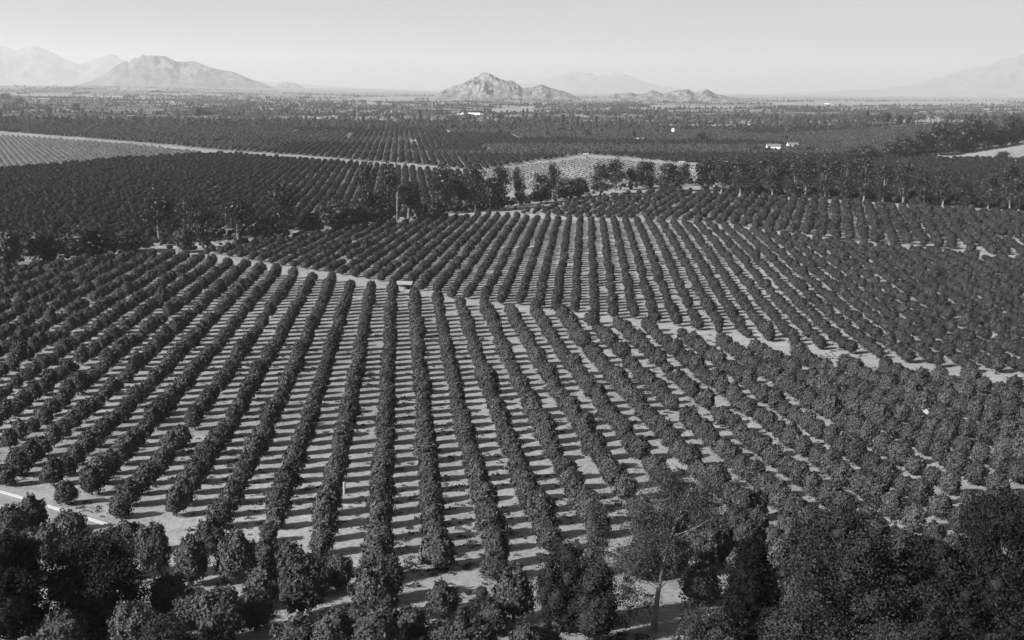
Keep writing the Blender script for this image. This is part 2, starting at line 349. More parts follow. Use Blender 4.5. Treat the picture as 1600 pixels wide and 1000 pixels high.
MOUNT = {
  'left': (19000, [(-0.36393, -131.2), (-0.34206, -67.6), (-0.32429, 4.8), (-0.31304, 68.0), (-0.3062, 130.6), (-0.29786, 246.2), (-0.29004, 327.0), (-0.28692, 310.3), (-0.28407, 372.4), (-0.27764, 418.1), (-0.27314, 397.4), (-0.26678, 394.8), (-0.2604, 387.7), (-0.25273, 319.0), (-0.24674, 320.5), (-0.24117, 339.6), (-0.23202, 270.7), (-0.22601, 245.4), (-0.21904, 220.1), (-0.21344, 212.3), (-0.20415, 133.5), (-0.19713, 89.9), (-0.18868, 37.3), (-0.17926, -33.5), (-0.1674, -104.3)]),
  'farleft': (36000, [(-0.4415, 567.3), (-0.40817, 1015.3), (-0.38323, 986.3), (-0.37276, 929.7), (-0.36433, 871.0), (-0.35874, 890.8), (-0.35347, 959.1), (-0.34706, 914.7), (-0.33858, 773.7), (-0.33221, 646.7), (-0.32357, 536.5), (-0.31463, 606.9), (-0.30014, 796.1), (-0.29215, 734.4), (-0.28556, 588.5), (-0.26988, 412.4), (-0.24243, 289.3), (-0.19572, 170.8), (-0.13843, 35.3), (-0.08012, -85.4)]),
  'centre': (8500, [(-0.07036, -85.3), (-0.06054, -43.4), (-0.05464, -14.2), (-0.04826, 10.9), (-0.03992, 28.0), (-0.03354, 57.2), (-0.02766, 84.3), (-0.02276, 103.1), (-0.01735, 87.1), (-0.01144, 62.9), (-0.00652, 51.0), (-0.0016, 53.4), (0.00334, 31.2), (0.00632, 6.7), (0.01418, 11.4), (0.02153, 30.4), (0.02796, 8.3), (0.03881, -11.5), (0.04771, -43.8), (0.05515, -72.1)]),
  'farcentre': (36000, [(-0.03106, -87.8), (-0.01139, 5.4), (0.01315, 204.6), (0.02784, 330.7), (0.04005, 455.8), (0.04739, 492.6), (0.05622, 460.5), (0.06456, 410.8), (0.07184, 490.8), (0.07917, 484.1), (0.08899, 383.0), (0.09884, 230.0), (0.11595, 96.6), (0.14505, 1.8)]),
  'rocky': (8300, [(0.05515, -74.4), (0.06736, -45.3), (0.0771, -24.5), (0.0893, -15.6), (0.09665, -27.1), (0.1063, 1.6), (0.11368, -21.8), (0.12572, 3.0), (0.13296, 7.5), (0.13788, -16.0), (0.14742, 8.5), (0.15478, -22.7), (0.16442, -33.9), (0.17647, -52.8), (0.19321, -67.2)]),
  'right': (36000, [(0.18345, -72.0), (0.23975, 31.3), (0.28543, 145.8), (0.30326, 250.4), (0.32069, 452.6), (0.33358, 618.7), (0.34653, 685.2), (0.35914, 848.2), (0.3696, 961.0), (0.38822, 1135.7), (0.42089, 1287.9), (0.45347, 1062.6), (0.49299, 750.6)]),
  'small': (24000, [(-0.19598, -125.6), (-0.18156, 37.2), (-0.1734, 96.2), (-0.16721, 74.7), (-0.15772, -26.5), (-0.14817, -116.6)]),
}
# ---- helpers -------------------------------------------------------------
rng = np.random.default_rng(7)
random.seed(7)

def tag(o, label=None, cat=None, group=None, kind=None):
    if label: o['label'] = label
    if cat: o['category'] = cat
    if group: o['group'] = group
    if kind: o['kind'] = kind
    return o

def mesh_np(name, V, faces_list, mats=(), smooth=False):
    """faces_list: list of (n,k) int arrays"""
    me = bpy.data.meshes.new(name)
    V = np.asarray(V, np.float32)
    me.vertices.add(len(V)); me.vertices.foreach_set('co', V.ravel())
    loops = np.concatenate([np.asarray(f, np.int32).ravel() for f in faces_list if len(f)])
    tot = np.concatenate([np.full(len(f), f.shape[1], np.int32) for f in faces_list if len(f)])
    st = np.concatenate([[0], np.cumsum(tot)[:-1]]).astype(np.int32)
    me.loops.add(len(loops)); me.loops.foreach_set('vertex_index', loops)
    me.polygons.add(len(tot)); me.polygons.foreach_set('loop_start', st); me.polygons.foreach_set('loop_total', tot)
    if smooth: me.polygons.foreach_set('use_smooth', np.ones(len(tot), bool))
    me.update(calc_edges=True)
    for m in mats: me.materials.append(m)
    return me

def obj(name, me, parent=None, loc=None, rz=0.0, scale=None):
    o = bpy.data.objects.new(name, me)
    COL.objects.link(o)
    if parent: o.parent = parent
    if loc is not None: o.location = loc
    if rz: o.rotation_euler = (0, 0, rz)
    if scale is not None: o.scale = scale
    return o

def gz(x, y): return float(terrain(x, y))

# value noise for meshes
_perm = rng.random((64, 64, 64)).astype(np.float32)
def vnoise(p):
    p = np.asarray(p, float); i = np.floor(p).astype(int); f = p - i; f = f * f * (3 - 2 * f)
    r = 0
    for a in (0, 1):
        for b in (0, 1):
            for c in (0, 1):
                wgt = (f[:, 0] if a else 1 - f[:, 0]) * (f[:, 1] if b else 1 - f[:, 1]) * (f[:, 2] if c else 1 - f[:, 2])
                r = r + wgt * _perm[(i[:, 0] + a) % 64, (i[:, 1] + b) % 64, (i[:, 2] + c) % 64]
    return r
def fbm(p, n=5):
    p = np.asarray(p, float); s = 0; a = .5; t = 0
    for k in range(n):
        s = s + a * vnoise(p * (2.03 ** k) + 17.3 * k); t += a; a *= .5
    return s / t

# ---- materials (all neutral: the photograph is black and white) -----------
def new_mat(name, rough=0.9, spec=0.1):
    m = bpy.data.materials.new(name); m.use_nodes = True
    n = m.node_tree.nodes; b = n['Principled BSDF']
    b.inputs['Roughness'].default_value = rough
    b.inputs['Specular IOR Level'].default_value = spec
    return m, m.node_tree, b

def nmap(nt, src, a, b, c, d):
    r = nt.nodes.new('ShaderNodeMapRange'); r.clamp = True
    for k, v in zip(('From Min', 'From Max', 'To Min', 'To Max'), (a, b, c, d)): r.inputs[k].default_value = v
    nt.links.new(src, r.inputs['Value']); return r.outputs[0]

def nmath(nt, op, a, b=None):
    r = nt.nodes.new('ShaderNodeMath'); r.operation = op
    for k, v in enumerate((a, b)):
        if v is None: continue
        if isinstance(v, (int, float)): r.inputs[k].default_value = v
        else: nt.links.new(v, r.inputs[k])
    return r.outputs[0]

def nnoise(nt, scale, detail=4, vec=None, rough=.55):
    r = nt.nodes.new('ShaderNodeTexNoise'); r.inputs['Scale'].default_value = scale
    r.inputs['Detail'].default_value = detail; r.inputs['Roughness'].default_value = rough
    if vec is not None: nt.links.new(vec, r.inputs['Vector'])
    return r.outputs['Fac']

def npos(nt):
    return nt.nodes.new('ShaderNodeNewGeometry').outputs['Position']

def plain(name, v, rough=.85, var=.25, scale=2.0, spec=.1):
    m, nt, b = new_mat(name, rough, spec)
    n = nnoise(nt, scale, 5, npos(nt))
    v2 = nmap(nt, n, .3, .7, v * (1 - var), v * (1 + var))
    nt.links.new(v2, b.inputs['Base Color'])
    return m

def leaf_mat(name, lo, hi, rough=.5, spec=.25, trans=0.0):
    m, nt, b = new_mat(name, rough, spec)
    oi = nt.nodes.new('ShaderNodeObjectInfo').outputs['Random']
    geo = nt.nodes.new('ShaderNodeNewGeometry')
    isl = geo.outputs['Random Per Island']
    tc = nt.nodes.new('ShaderNodeTexCoord').outputs['Object']
    n = nnoise(nt, 1.1, 3, tc)
    s = nmath(nt, 'ADD', nmath(nt, 'MULTIPLY', isl, .5), nmath(nt, 'MULTIPLY', n, .5))
    v = nmap(nt, s, .2, .75, lo, hi)
    v = nmath(nt, 'MULTIPLY', v, nmap(nt, oi, 0, 1, .75, 1.25))
    nt.links.new(v, b.inputs['Base Color'])
    return m

M_CITRUS = leaf_mat('citrus_leaves', .02, .06, .6, .12)
M_UPPER = leaf_mat('mature_citrus_leaves', .013, .042, .6, .12)
M_MID = leaf_mat('deep_citrus_leaves', .006, .025, .65, .08)
M_PLAIN = leaf_mat('plain_grove_leaves', .025, .06, .7, .1)
M_PLAIN2 = leaf_mat('pale_plain_leaves', .06, .13, .7, .1)
M_PLAIN3 = leaf_mat('dark_plain_leaves', .012, .03, .7, .1)
M_YOUNG = leaf_mat('young_citrus_leaves', .06, .13)
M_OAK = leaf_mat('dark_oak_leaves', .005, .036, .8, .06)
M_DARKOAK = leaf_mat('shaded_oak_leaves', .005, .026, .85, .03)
M_BLACK = leaf_mat('black_conifer_leaves', .003, .010, .9, .02)
M_CYP = leaf_mat('cypress_leaves', .01, .03, .8, .05)
M_EUC = leaf_mat('eucalyptus_leaves', .01, .032)
M_BELT = leaf_mat('belt_tree_leaves', .006, .02)
M_WISP = leaf_mat('feathery_leaves', .022, .06, .6, .1)
M_BARK = plain('dark_bark', .09, .9, .4, 3)
M_PALEBARK = plain('pale_bark', .15, .8, .25, 2)
M_GREYBARK = plain('grey_eucalyptus_bark', .17, .85, .45, 2)
M_WHITE = plain('white_paint', .62, .7, .05, 3)
M_PALEROOF = plain('pale_roof', .19, .7, .12, 2)
M_GREYROOF = plain('grey_roof', .12, .7, .2, 2)
M_DARK = plain('dark_opening', .02, .6, .2, 2)
M_CONC = plain('bright_concrete', .22, .8, .1, 4)
M_ROAD = plain('dirt_road', .21, .95, .14, .35)
M_EDGE = plain('pale_track', .18, .95, .2, .2)
M_YSOIL = plain('pale_tilled_soil', .16, .95, .12, .1)

def soil_mat():
    m, nt, b = new_mat('grove_soil', .95, .05)
    pos = npos(nt)
    big = nnoise(nt, .02, 4, pos); fine = nnoise(nt, 1.6, 6, pos, .65); med = nnoise(nt, .25, 4, pos)
    v = nmap(nt, fine, .3, .7, .145, .275)
    v = nmath(nt, 'MULTIPLY', v, nmap(nt, big, .3, .7, .8, 1.15))
    v = nmath(nt, 'MULTIPLY', v, nmap(nt, med, .3, .7, .82, 1.14))
    # furrows along the near rows
    sep = nt.nodes.new('ShaderNodeSeparateXYZ'); nt.links.new(pos, sep.inputs[0])
    a = math.radians(5.0)
    u = nmath(nt, 'ADD', nmath(nt, 'MULTIPLY', sep.outputs[0], math.cos(a)), nmath(nt, 'MULTIPLY', sep.outputs[1], math.sin(a)))
    fur = nmath(nt, 'SINE', nmath(nt, 'MULTIPLY', nmath(nt, 'ADD', u, nmath(nt, 'MULTIPLY', fine, .35)), 2 * math.pi / 1.1))
    v = nmath(nt, 'MULTIPLY', v, nmap(nt, fur, -1, 1, .98, 1.02))
    # the plain beyond the groves: fields, brush, bare soil
    vor = nt.nodes.new('ShaderNodeTexVoronoi'); vor.inputs['Scale'].default_value = .0022
    vor.distance = 'CHEBYCHEV'
    mp = nt.nodes.new('ShaderNodeMapping'); mp.inputs['Rotation'].default_value = (0, 0, .09); mp.inputs['Scale'].default_value = (.6, 1.3, 0.0)
    nt.links.new(pos, mp.inputs[0]); nt.links.new(mp.outputs[0], vor.inputs['Vector'])
    sx = nt.nodes.new('ShaderNodeSeparateColor'); nt.links.new(vor.outputs['Color'], sx.inputs[0])
    fld = nmap(nt, sx.outputs[0], 0, 1, .07, .21)
    fld = nmath(nt, 'MULTIPLY', fld, nmap(nt, nnoise(nt, .012, 6, pos), .3, .7, .7, 1.3))
    k = nmap(nt, sep.outputs[1], 2300, 3000, 0, 1)
    mx = nt.nodes.new('ShaderNodeMix'); mx.data_type = 'FLOAT'
    nt.links.new(k, mx.inputs[0]); nt.links.new(v, mx.inputs[2]); nt.links.new(fld, mx.inputs[3])
    nt.links.new(mx.outputs[0], b.inputs['Base Color'])
    bp = nt.nodes.new('ShaderNodeBump'); bp.inputs['Strength'].default_value = .3; bp.inputs['Distance'].default_value = .12
    h = nmath(nt, 'ADD', fine, nmath(nt, 'MULTIPLY', fur, .06))
    nt.links.new(h, bp.inputs['Height']); nt.links.new(bp.outputs[0], b.inputs['Normal'])
    return m
M_SOIL = soil_mat()

def rock_mat(name, lo, hi, s):
    m, nt, b = new_mat(name, .95, .05)
    pos = npos(nt)
    n = nnoise(nt, s, 7, pos, .6); n2 = nnoise(nt, s * 5, 4, pos)
    v = nmap(nt, nmath(nt, 'ADD', nmath(nt, 'MULTIPLY', n, .7), nmath(nt, 'MULTIPLY', n2, .3)), .42, .62, lo, hi)
    nt.links.new(v, b.inputs['Base Color'])
    return m
M_HILL = rock_mat('brushy_hill', .07, .13, .0022)
M_ROCK = rock_mat('granite_hill', .07, .17, .02)
M_FAR = rock_mat('far_mountain', .08, .12, .0006)

# ---- ground --------------------------------------------------------------
def axis(lo, hi, step, far):
    a = list(np.arange(lo, hi + 1e-6, step)); s = step
    x = hi
    while x < far: s *= 1.16; x += s; a.append(min(x, far))
    s = step; x = lo; b = []
    while x > -far: s *= 1.16; x -= s; b.append(max(x, -far))
    return np.array(b[::-1] + a)
gx = axis(-320, 380, 5.0, 46000); gy = axis(-30, 760, 4.0, 46000)
GX, GY = np.meshgrid(gx, gy)
GZ = terrain(GX, GY)
nx, ny = len(gx), len(gy)
idx = np.arange(nx * ny).reshape(ny, nx)
F = np.stack([idx[:-1, :-1], idx[:-1, 1:], idx[1:, 1:], idx[1:, :-1]], -1).reshape(-1, 4)
ground = obj('ground', mesh_np('ground', np.stack([GX, GY, GZ], -1).reshape(-1, 3), [F], [M_SOIL], True))
tag(ground, 'pale tilled grove soil running out into the hazy plain', kind='structure')

def gmesh_z(x, y):
    """height of the ground MESH (bilinear cells) so that sheets can lie just above it"""
    x = np.asarray(x, float); y = np.asarray(y, float)
    i = np.clip(np.searchsorted(gx, x) - 1, 0, nx - 2); j = np.clip(np.searchsorted(gy, y) - 1, 0, ny - 2)
    u = (x - gx[i]) / (gx[i + 1] - gx[i]); v = (y - gy[j]) / (gy[j + 1] - gy[j])
    z00, z10, z01, z11 = GZ[j, i], GZ[j, i + 1], GZ[j + 1, i], GZ[j + 1, i + 1]
    return (z00 * (1 - u) + z10 * u) * (1 - v) + (z01 * (1 - u) + z11 * u) * v

def resample(pts, step):
    P = np.array(pts, float); seg = np.hypot(*np.diff(P, axis=0).T); s = np.concatenate([[0], np.cumsum(seg)])
    t = np.linspace(0, s[-1], max(2, int(s[-1] / step)))
    x = np.interp(t, s, P[:, 0]); y = np.interp(t, s, P[:, 1])
    k = np.array([1, 4, 6, 4, 1.]) / 16
    for _ in range(3):
        if len(x) > 8:
            x[2:-2] = np.convolve(x, k, 'valid'); y[2:-2] = np.convolve(y, k, 'valid')
    return np.stack([x, y], 1)

def strip(name, pts, width, mat, lift, step=3.0, edge=.25):
    C = resample(pts, step); T = np.gradient(C, axis=0); T /= np.linalg.norm(T, axis=1)[:, None]
    N = np.stack([-T[:, 1], T[:, 0]], 1)
    cols = 5; V = []
    for k in range(cols):
        q = (k / (cols - 1) - .5) * width
        off = q + (edge * (rng.random(len(C)) - .5) * width if k in (0, cols - 1) else 0)
        p = C + N * np.reshape(off, (-1, 1)) if np.ndim(off) else C + N * off
        V.append(np.column_stack([p, gmesh_z(p[:, 0], p[:, 1]) + lift]))
    V = np.stack(V, 1).reshape(-1, 3); n = len(C)
    ii = np.arange(n * cols).reshape(n, cols)
    Fq = np.stack([ii[:-1, :-1], ii[:-1, 1:], ii[1:, 1:], ii[1:, :-1]], -1).reshape(-1, 4)
    return obj(name, mesh_np(name, V, [Fq], [mat], True))

tag(strip('dirt_road', *ROAD['CROSS'], M_ROAD, .05), 'pale dirt road crossing between the two groves', kind='structure')
tag(strip('dirt_road', *ROAD['BELT'], M_ROAD, .09), 'pale dirt road along the belt of trees', kind='structure')
tag(strip('farm_track', *ROAD['TRACK'], M_EDGE, .04, 2.0, .5), 'dirt track below the near grove', kind='structure')
tag(strip('farm_track', *ROAD['LOWER'], M_ROAD, .05, 2.0, .4), 'bright dirt track at the bottom of the photo', kind='structure')
tag(strip('farm_track', *ROAD['EDGE'], M_EDGE, .12, 8.0, .3), 'bright track between the dark grove and the far grove', kind='structure')
tag(strip('dirt_road', *ROAD['HILLROAD'], M_ROAD, .2, 8.0, .2), 'pale road up the rise at the right', kind='structure')

def sheet(name, poly, mat, lift, cell):
    P = np.array(poly); x0, y0 = P.min(0); x1, y1 = P.max(0)
    cx = max(2, min(120, int((x1 - x0) / cell))); cy = max(2, min(120, int((y1 - y0) / cell)))
    X, Y = np.meshgrid(np.linspace(x0, x1, cx + 1), np.linspace(y0, y1, cy + 1))
    mx, my = (X[:-1, :-1] + X[1:, 1:]) / 2, (Y[:-1, :-1] + Y[1:, 1:]) / 2
    ins = inside(mx.ravel(), my.ravel(), poly)
    V = np.column_stack([X.ravel(), Y.ravel(), gmesh_z(X.ravel(), Y.ravel()) + lift])
    ii = np.arange(X.size).reshape(X.shape)
    Fq = np.stack([ii[:-1, :-1], ii[:-1, 1:], ii[1:, 1:], ii[1:, :-1]], -1).reshape(-1, 4)[ins]
    return obj(name, mesh_np(name, V, [Fq], [mat], True))

def inside(x, y, poly):
    x = np.asarray(x); y = np.asarray(y); r = np.zeros(x.shape, bool); n = len(poly)
    for i in range(n):
        x0, y0 = poly[i]; x1, y1 = poly[(i + 1) % n]
        c = ((y0 > y) != (y1 > y))
        with np.errstate(divide='ignore', invalid='ignore'):
            r ^= c & (x < (x1 - x0) * (y - y0) / ((y1 - y0) if y1 != y0 else 1e-9) + x0)
    return r

M_YSOIL2 = plain('bare_tilled_soil', .18, .95, .12, .1)
for nm, key, mt, lf, lb in [
    ('tilled_field', 'YOUNGL', M_YSOIL, .2, 'pale soil of the young orchard at the left'),
    ('tilled_field', 'YOUNGC', M_YSOIL2, .2, 'pale soil of the young orchard at the centre')]:
    tag(sheet(nm, POLY[key], mt, lf, 8), lb, kind='structure')
for key, lb in [('P1', 'bare pale field on the rise at the right'), ('P2', 'bare pale field inside the young orchard'), ('P3', 'bare ground below the windbreak at the right'),
                ('P4', 'bare farm clearing at the end of the tree belt'), ('P5', 'pale ground at the road junction on the left'),
                ('P6', 'bright far field at the left'), ('P7', 'bright soil below the central hill'), ('P8', 'pale field below the rocky hills'), ('P9', 'pale field on the far plain at the right'), ('P10', 'pale field on the far plain')]:
    tag(sheet('bare_field', PATCH[key], M_EDGE if key not in ('P2', 'P4', 'P5') else M_ROAD, .15 if key in ('P3', 'P4', 'P5') else .4, 4 if key in ('P3', 'P4', 'P5') else 16), lb, kind='structure')

# irrigation flume: an open concrete channel (walls and floor)
def flume(pts):
    C = resample(pts, 2.0); T = np.gradient(C, axis=0); T /= np.linalg.norm(T, axis=1)[:, None]
    N = np.stack([-T[:, 1], T[:, 0]], 1)
    prof = [(-.22, -.3), (-.22, .22), (-.16, .22), (-.14, .06), (.14, .06), (.16, .22), (.22, .22), (.22, -.3)]
    z = gmesh_z(C[:, 0], C[:, 1]); V = np.stack([np.column_stack([C + N * a, z + b]) for a, b in prof], 1).reshape(-1, 3)
    n, k = len(C), len(prof); ii = np.arange(n * k).reshape(n, k)
    Fq = np.stack([ii[:-1, :-1], ii[:-1, 1:], ii[1:, 1:], ii[1:, :-1]], -1).reshape(-1, 4)
    return obj('irrigation_flume', mesh_np('irrigation_flume', V, [Fq], [M_CONC]))
tag(flume(ROAD['FLUME'][0]), 'thin white concrete irrigation channel along the near edge of the grove', 'irrigation channel')

# ---- tree meshes -----------------------------------------------------------
def ico(sub):
    bm = bmesh.new(); bmesh.ops.create_icosphere(bm, subdivisions=sub, radius=1.0)
    bm.verts.ensure_lookup_table()
    V = np.array([v.co[:] for v in bm.verts]); Fc = np.array([[v.index for v in f.verts] for f in bm.faces]); bm.free()
    return V, Fc
ICO = {k: ico(k) for k in (1, 2, 3)}

def leaves(P, N, size, r, jit=.8):
    """one small folded quad per point, facing roughly N"""
    n = len(P)
    A = N + jit * r.normal(size=(n, 3)); A /= np.linalg.norm(A, axis=1)[:, None]
    U = np.cross(A, r.normal(size=(n, 3))); U /= np.linalg.norm(U, axis=1)[:, None]
    W = np.cross(A, U); s = size * r.uniform(.6, 1.3, (n, 1))
    V = np.stack([P - U * s, P + W * s * .5, P + U * s, P - W * s * .5], 1).reshape(-1, 3)
    Fq = np.arange(4 * n).reshape(-1, 4)
    return V, Fq

def crown_mesh(name, seed, rx, h, n_leaf, leaf, sub, mat, bumps=34, z0=.12, shape=1.0, amp=.30, ang=.36):
    """orange tree crown: lumpy leafy dome that almost reaches the ground"""
    r = np.random.default_rng(seed)
    D = r.normal(size=(bumps, 3)); D /= np.linalg.norm(D, axis=1)[:, None]; B = r.uniform(.4, 1.0, bumps) * amp
    def rad(d):
        c = np.clip(d @ D.T, -1, 1); a = np.arccos(c)
        return .74 + (B * np.exp(-(a / ang) ** 2)).max(1)
    hz = h * (1 - z0) / 2; cz = h * z0 + hz
    def place(d, k):
        q = rad(d) * k
        zz = d[:, 2]
        taper = 1 - .16 * np.clip(zz, -1, 1) * shape
        return np.column_stack([d[:, 0] * q * rx * taper, d[:, 1] * q * rx * taper, cz + np.sign(zz) * np.abs(zz) ** .9 * q * hz])
    V0, F0 = ICO[sub]; H = place(V0, .88)
    d = r.normal(size=(n_leaf, 3)); d[:, 2] = np.where(d[:, 2] < -.9, -d[:, 2], d[:, 2]); d /= np.linalg.norm(d, axis=1)[:, None]
    P = place(d, r.uniform(.86, 1.12, n_leaf)); LV, LF = leaves(P, d, leaf, r, .5)
    return mesh_np(name, np.vstack([H, LV]), [F0, LF + len(H)], [mat])

def tube(path, radii, seg=6):
    path = np.array(path, float); V = []
    for i, p in enumerate(path):
        t = path[min(i + 1, len(path) - 1)] - path[max(i - 1, 0)]; t /= np.linalg.norm(t)
        a = np.cross(t, [0.3, 1, 0.2]); a /= np.linalg.norm(a); b = np.cross(t, a)
        for k in range(seg):
            an = 2 * math.pi * k / seg; V.append(p + radii[i] * (math.cos(an) * a + math.sin(an) * b))
    n = len(path); ii = np.arange(n * seg).reshape(n, seg); jj = np.roll(ii, -1, 1)
    return np.array(V), np.stack([ii[:-1], jj[:-1], jj[1:], ii[1:]], -1).reshape(-1, 4)

def join(parts):
    V = []; F_ = []; o = 0
    for v, f in parts: V.append(v); F_.append(f + o); o += len(v)
    return np.vstack(V), np.vstack(F_)

def citrus_trunk(seed, h):
    r = np.random.default_rng(seed); parts = [tube([(0, 0, -.15), (.03, .02, .4), (.05, 0, .9)], [.16, .13, .11], 7)]
    for k in range(4):
        a = k * 1.57 + r.uniform(-.4, .4)
        parts.append(tube([(.04, 0, .75), (.5 * math.cos(a), .5 * math.sin(a), 1.3), (.85 * math.cos(a), .85 * math.sin(a), h * .7)], [.09, .06, .03], 5))
    V, Fq = join(parts); return mesh_np('trunk', V, [Fq], [M_BARK], True)

# citrus: unit trees ~3.3 m wide, 3.4 m high
CIT = [crown_mesh('citrus_crown', 10 + k, 1.6 + .1 * (k % 3), 3.45 + .22 * (k % 4), 1700, .215, 3, M_CITRUS,
                  bumps=46 + 6 * k, shape=[1, .4, 1.5, .8, 0, 1.1][k], amp=.38, ang=.24, z0=.02) for k in range(6)]
CITN = [crown_mesh('leafy_citrus_crown', 110 + k, 1.6 + .1 * (k % 3), 3.45 + .22 * (k % 4), 3600, .15, 3, M_CITRUS,
                   bumps=50 + 9 * k, shape=[1, .4, 1.5, 0][k], amp=.42, ang=.22, z0=.02) for k in range(4)]
CITU = [crown_mesh('citrus_crown_mid', 60 + k, 1.7 + .12 * (k % 3), 3.2 + .3 * (k % 4), 700, .24, 2, M_UPPER, bumps=30 + 6 * k, shape=[1, .2, 1.4, .7, 0][k], amp=.36, ang=.28, z0=.02) for k in range(5)]
CITF = [crown_mesh('citrus_crown_far', 30 + k, 1.75 + .1 * k, 3.2 + .3 * k, 260, .34, 2, M_MID) for k in range(4)]
CITP = [crown_mesh('citrus_crown_distant', 80 + k, 1.75 + .1 * k, 3.4 + .2 * k, 120, .5, 1, M_PLAIN) for k in range(3)]
YNG = [crown_mesh('young_crown', 40 + k, .9, 1.7, 90, .3, 1, M_YOUNG) for k in range(2)]
TRK = [citrus_trunk(50 + k, 3.3) for k in range(2)]

def big_tree(seed, W_, H_, style, mat, bark, nl, leaf):
    r = np.random.default_rng(seed)
    if style == 'oak':   base, top, nc, cr, tr = .10, 1.0, 64, .17, .030
    elif style == 'round': base, top, nc, cr, tr = .08, 1.0, 26, .27, .03
    elif style == 'tall': base, top, nc, cr, tr = .22, 1.0, 22, .26, .02
    elif style == 'euc': base, top, nc, cr, tr = .17, 1.0, 26, .25, .016
    elif style == 'wispy': base, top, nc, cr, tr = .22, 1.0, 90, .10, .013
    elif style == 'sapling': base, top, nc, cr, tr = .1, 1.0, 26, .22, .01
    elif style == 'cypress': base, top, nc, cr, tr = .10, 1.0, 60, .16, .02
    elif style == 'conifer': base, top, nc, cr, tr = .04, 1.0, 90, .15, .03
    elif style == 'bush': base, top, nc, cr, tr = .0, 1.0, 16, .3, .02
    R = W_ / 2; cs = []; k = 0
    while len(cs) < nc and k < 9999:
        k += 1
        t = r.random(); a = r.random() * 2 * math.pi; q = math.sqrt(r.random())
        if style == 'conifer': env = (1 - t) ** .85
        elif style == 'cypress': env = math.sin(math.pi * min(.98, .12 + t * .86)) ** .6
        elif style in ('tall', 'euc'): env = .45 + .55 * math.sin(math.pi * t) * (.6 + .8 * r.random())
        elif style == 'wispy': env = (.35 + .8 * math.sin(math.pi * (t * .8 + .1))) * (.6 + .5 * r.random())
        elif style == 'sapling': env = .7 - .4 * t
        else: env = math.sqrt(max(0, 1 - (t * 1.15 - .25) ** 2)) if t > .2 else .8 + t
        rr = (q if style not in ('conifer', 'cypress') else q ** .5 * 1.0) * env * (R - cr * W_ * .5) * (1.0 if style != 'wispy' else 1.05)
        c = np.array([rr * math.cos(a), rr * math.sin(a), H_ * (base + cr * .4 * min(1, W_ / H_) + t * (1 - base - cr * .75 * min(1, W_ / H_)))])
        if style == 'wispy': c[0] += (c[2] / H_ - .45) * W_ * .8
        cs.append(c)
    if style == 'wispy':      # a loose plume to the right of the top, thinner tufts lower down
        cs = []
        for (bx, bz, br, k_) in ((.30, .83, .27, 30), (-.07, .72, .22, 20), (-.30, .44, .26, 18), (.12, .45, .22, 10), (-.17, .2, .2, 8), (.05, .95, .1, 3), (-.02, .58, .2, 10)):
            for _ in range(k_):
                u = r.normal(size=3) * .5 * br * W_; cs.append(np.array([bx * W_ + u[0], u[1], max(.6, bz * H_ + u[2] * .9)]))
    # trunk with lean and limbs
    lean = {'wispy': .13, 'euc': .03, 'tall': .04}.get(style, .01) * H_ * (1 if style == 'wispy' else r.uniform(-1, 1))
    tp = lambda t: np.array([lean * t * ((.5 + 1.1 * t) if style == 'wispy' else (1.6 - t)) + .012 * H_ * math.sin(5 * t + seed), .012 * H_ * math.sin(4 * t + seed), H_ * t * .9])
    r0 = tr * H_ + .04
    ts = np.linspace(-.02, 1, 9); parts = [tube([tp(t) for t in ts], [r0 * (1.15 - t) ** 1.0 * (1.35 if t < .02 else 1) + .02 for t in ts], 7)]
    for c in cs[::({'wispy': 5, 'oak': 3, 'euc': 2, 'tall': 2, 'sapling': 3}.get(style, 5))]:
        t0 = max(base * .75, c[2] / H_ - (.16 if style == 'wispy' else .28)) / .9 * .95; s = tp(min(t0, .95)); mid = (s + c) / 2 + np.array([0, 0, -.02 * H_])
        rb = r0 * (.12 if style == 'wispy' else .38) * (1.1 - t0)
        parts.append(tube([s, mid, c], [rb + .02, rb * .6 + .015, .012 + rb * .2], 5))
    TV, TF = join(parts); trunk = mesh_np('trunk', TV, [TF], [bark], True)
    # foliage
    per = nl // len(cs); V = []; L = []; o = 0; FT = []
    dense = style in ('oak', 'round', 'cypress', 'conifer', 'bush')
    hull = .38 if style in ('oak', 'bush') else .55
    for i, c in enumerate(cs):
        rc = cr * W_ * r.uniform(.7, 1.25) * (1.35 if style in ('cypress',) else 1)
        d = r.normal(size=(per, 3)); d /= np.linalg.norm(d, axis=1)[:, None]
        q = r.uniform(.7, 1.12, (per, 1)) if dense else r.random((per, 1)) ** .6 * 1.15
        sq = np.array([1, 1, {'wispy': .9, 'sapling': 1.5, 'cypress': 1.5, 'euc': 1.15, 'tall': 1.2}.get(style, .8)])
        P = c + d * q * rc * sq
        P += (fbm(P * (1.2 / max(rc, .3)) + seed, 2)[:, None] - .5) * rc * .8
        P[:, 2] = np.maximum(P[:, 2], .05)
        lv, lf = leaves(P, d if dense else d * .5 + [0, 0, .4], leaf, r, .45 if dense else .7)
        V.append(lv); L.append(lf + o); o += len(lv)
        if dense:   # inner dark mass of twigs and leaves
            hv, hf = ICO[1]; rr = hull * rc * sq; hv2 = c + hv * rr * (.85 + .3 * r.random((len(hv), 1))); V.append(hv2); FT.append(hf + o); o += len(hv2)
    fl = [np.vstack(L)] + ([np.vstack(FT)] if FT else [])
    crown = mesh_np('crown', np.vstack(V), fl, [mat])
    return trunk, crown

def place_tree(name, tr, cr, x, y, rz, sc, label, cat='tree', group=None, sink=.1):
    e = obj(name, None, None, (x, y, gz(x, y) - sink), rz, sc); e.empty_display_size = .5
    tag(e, label, cat, group)
    if tr is not None: obj('trunk', tr, e)
    obj('crown', cr, e)
    return e

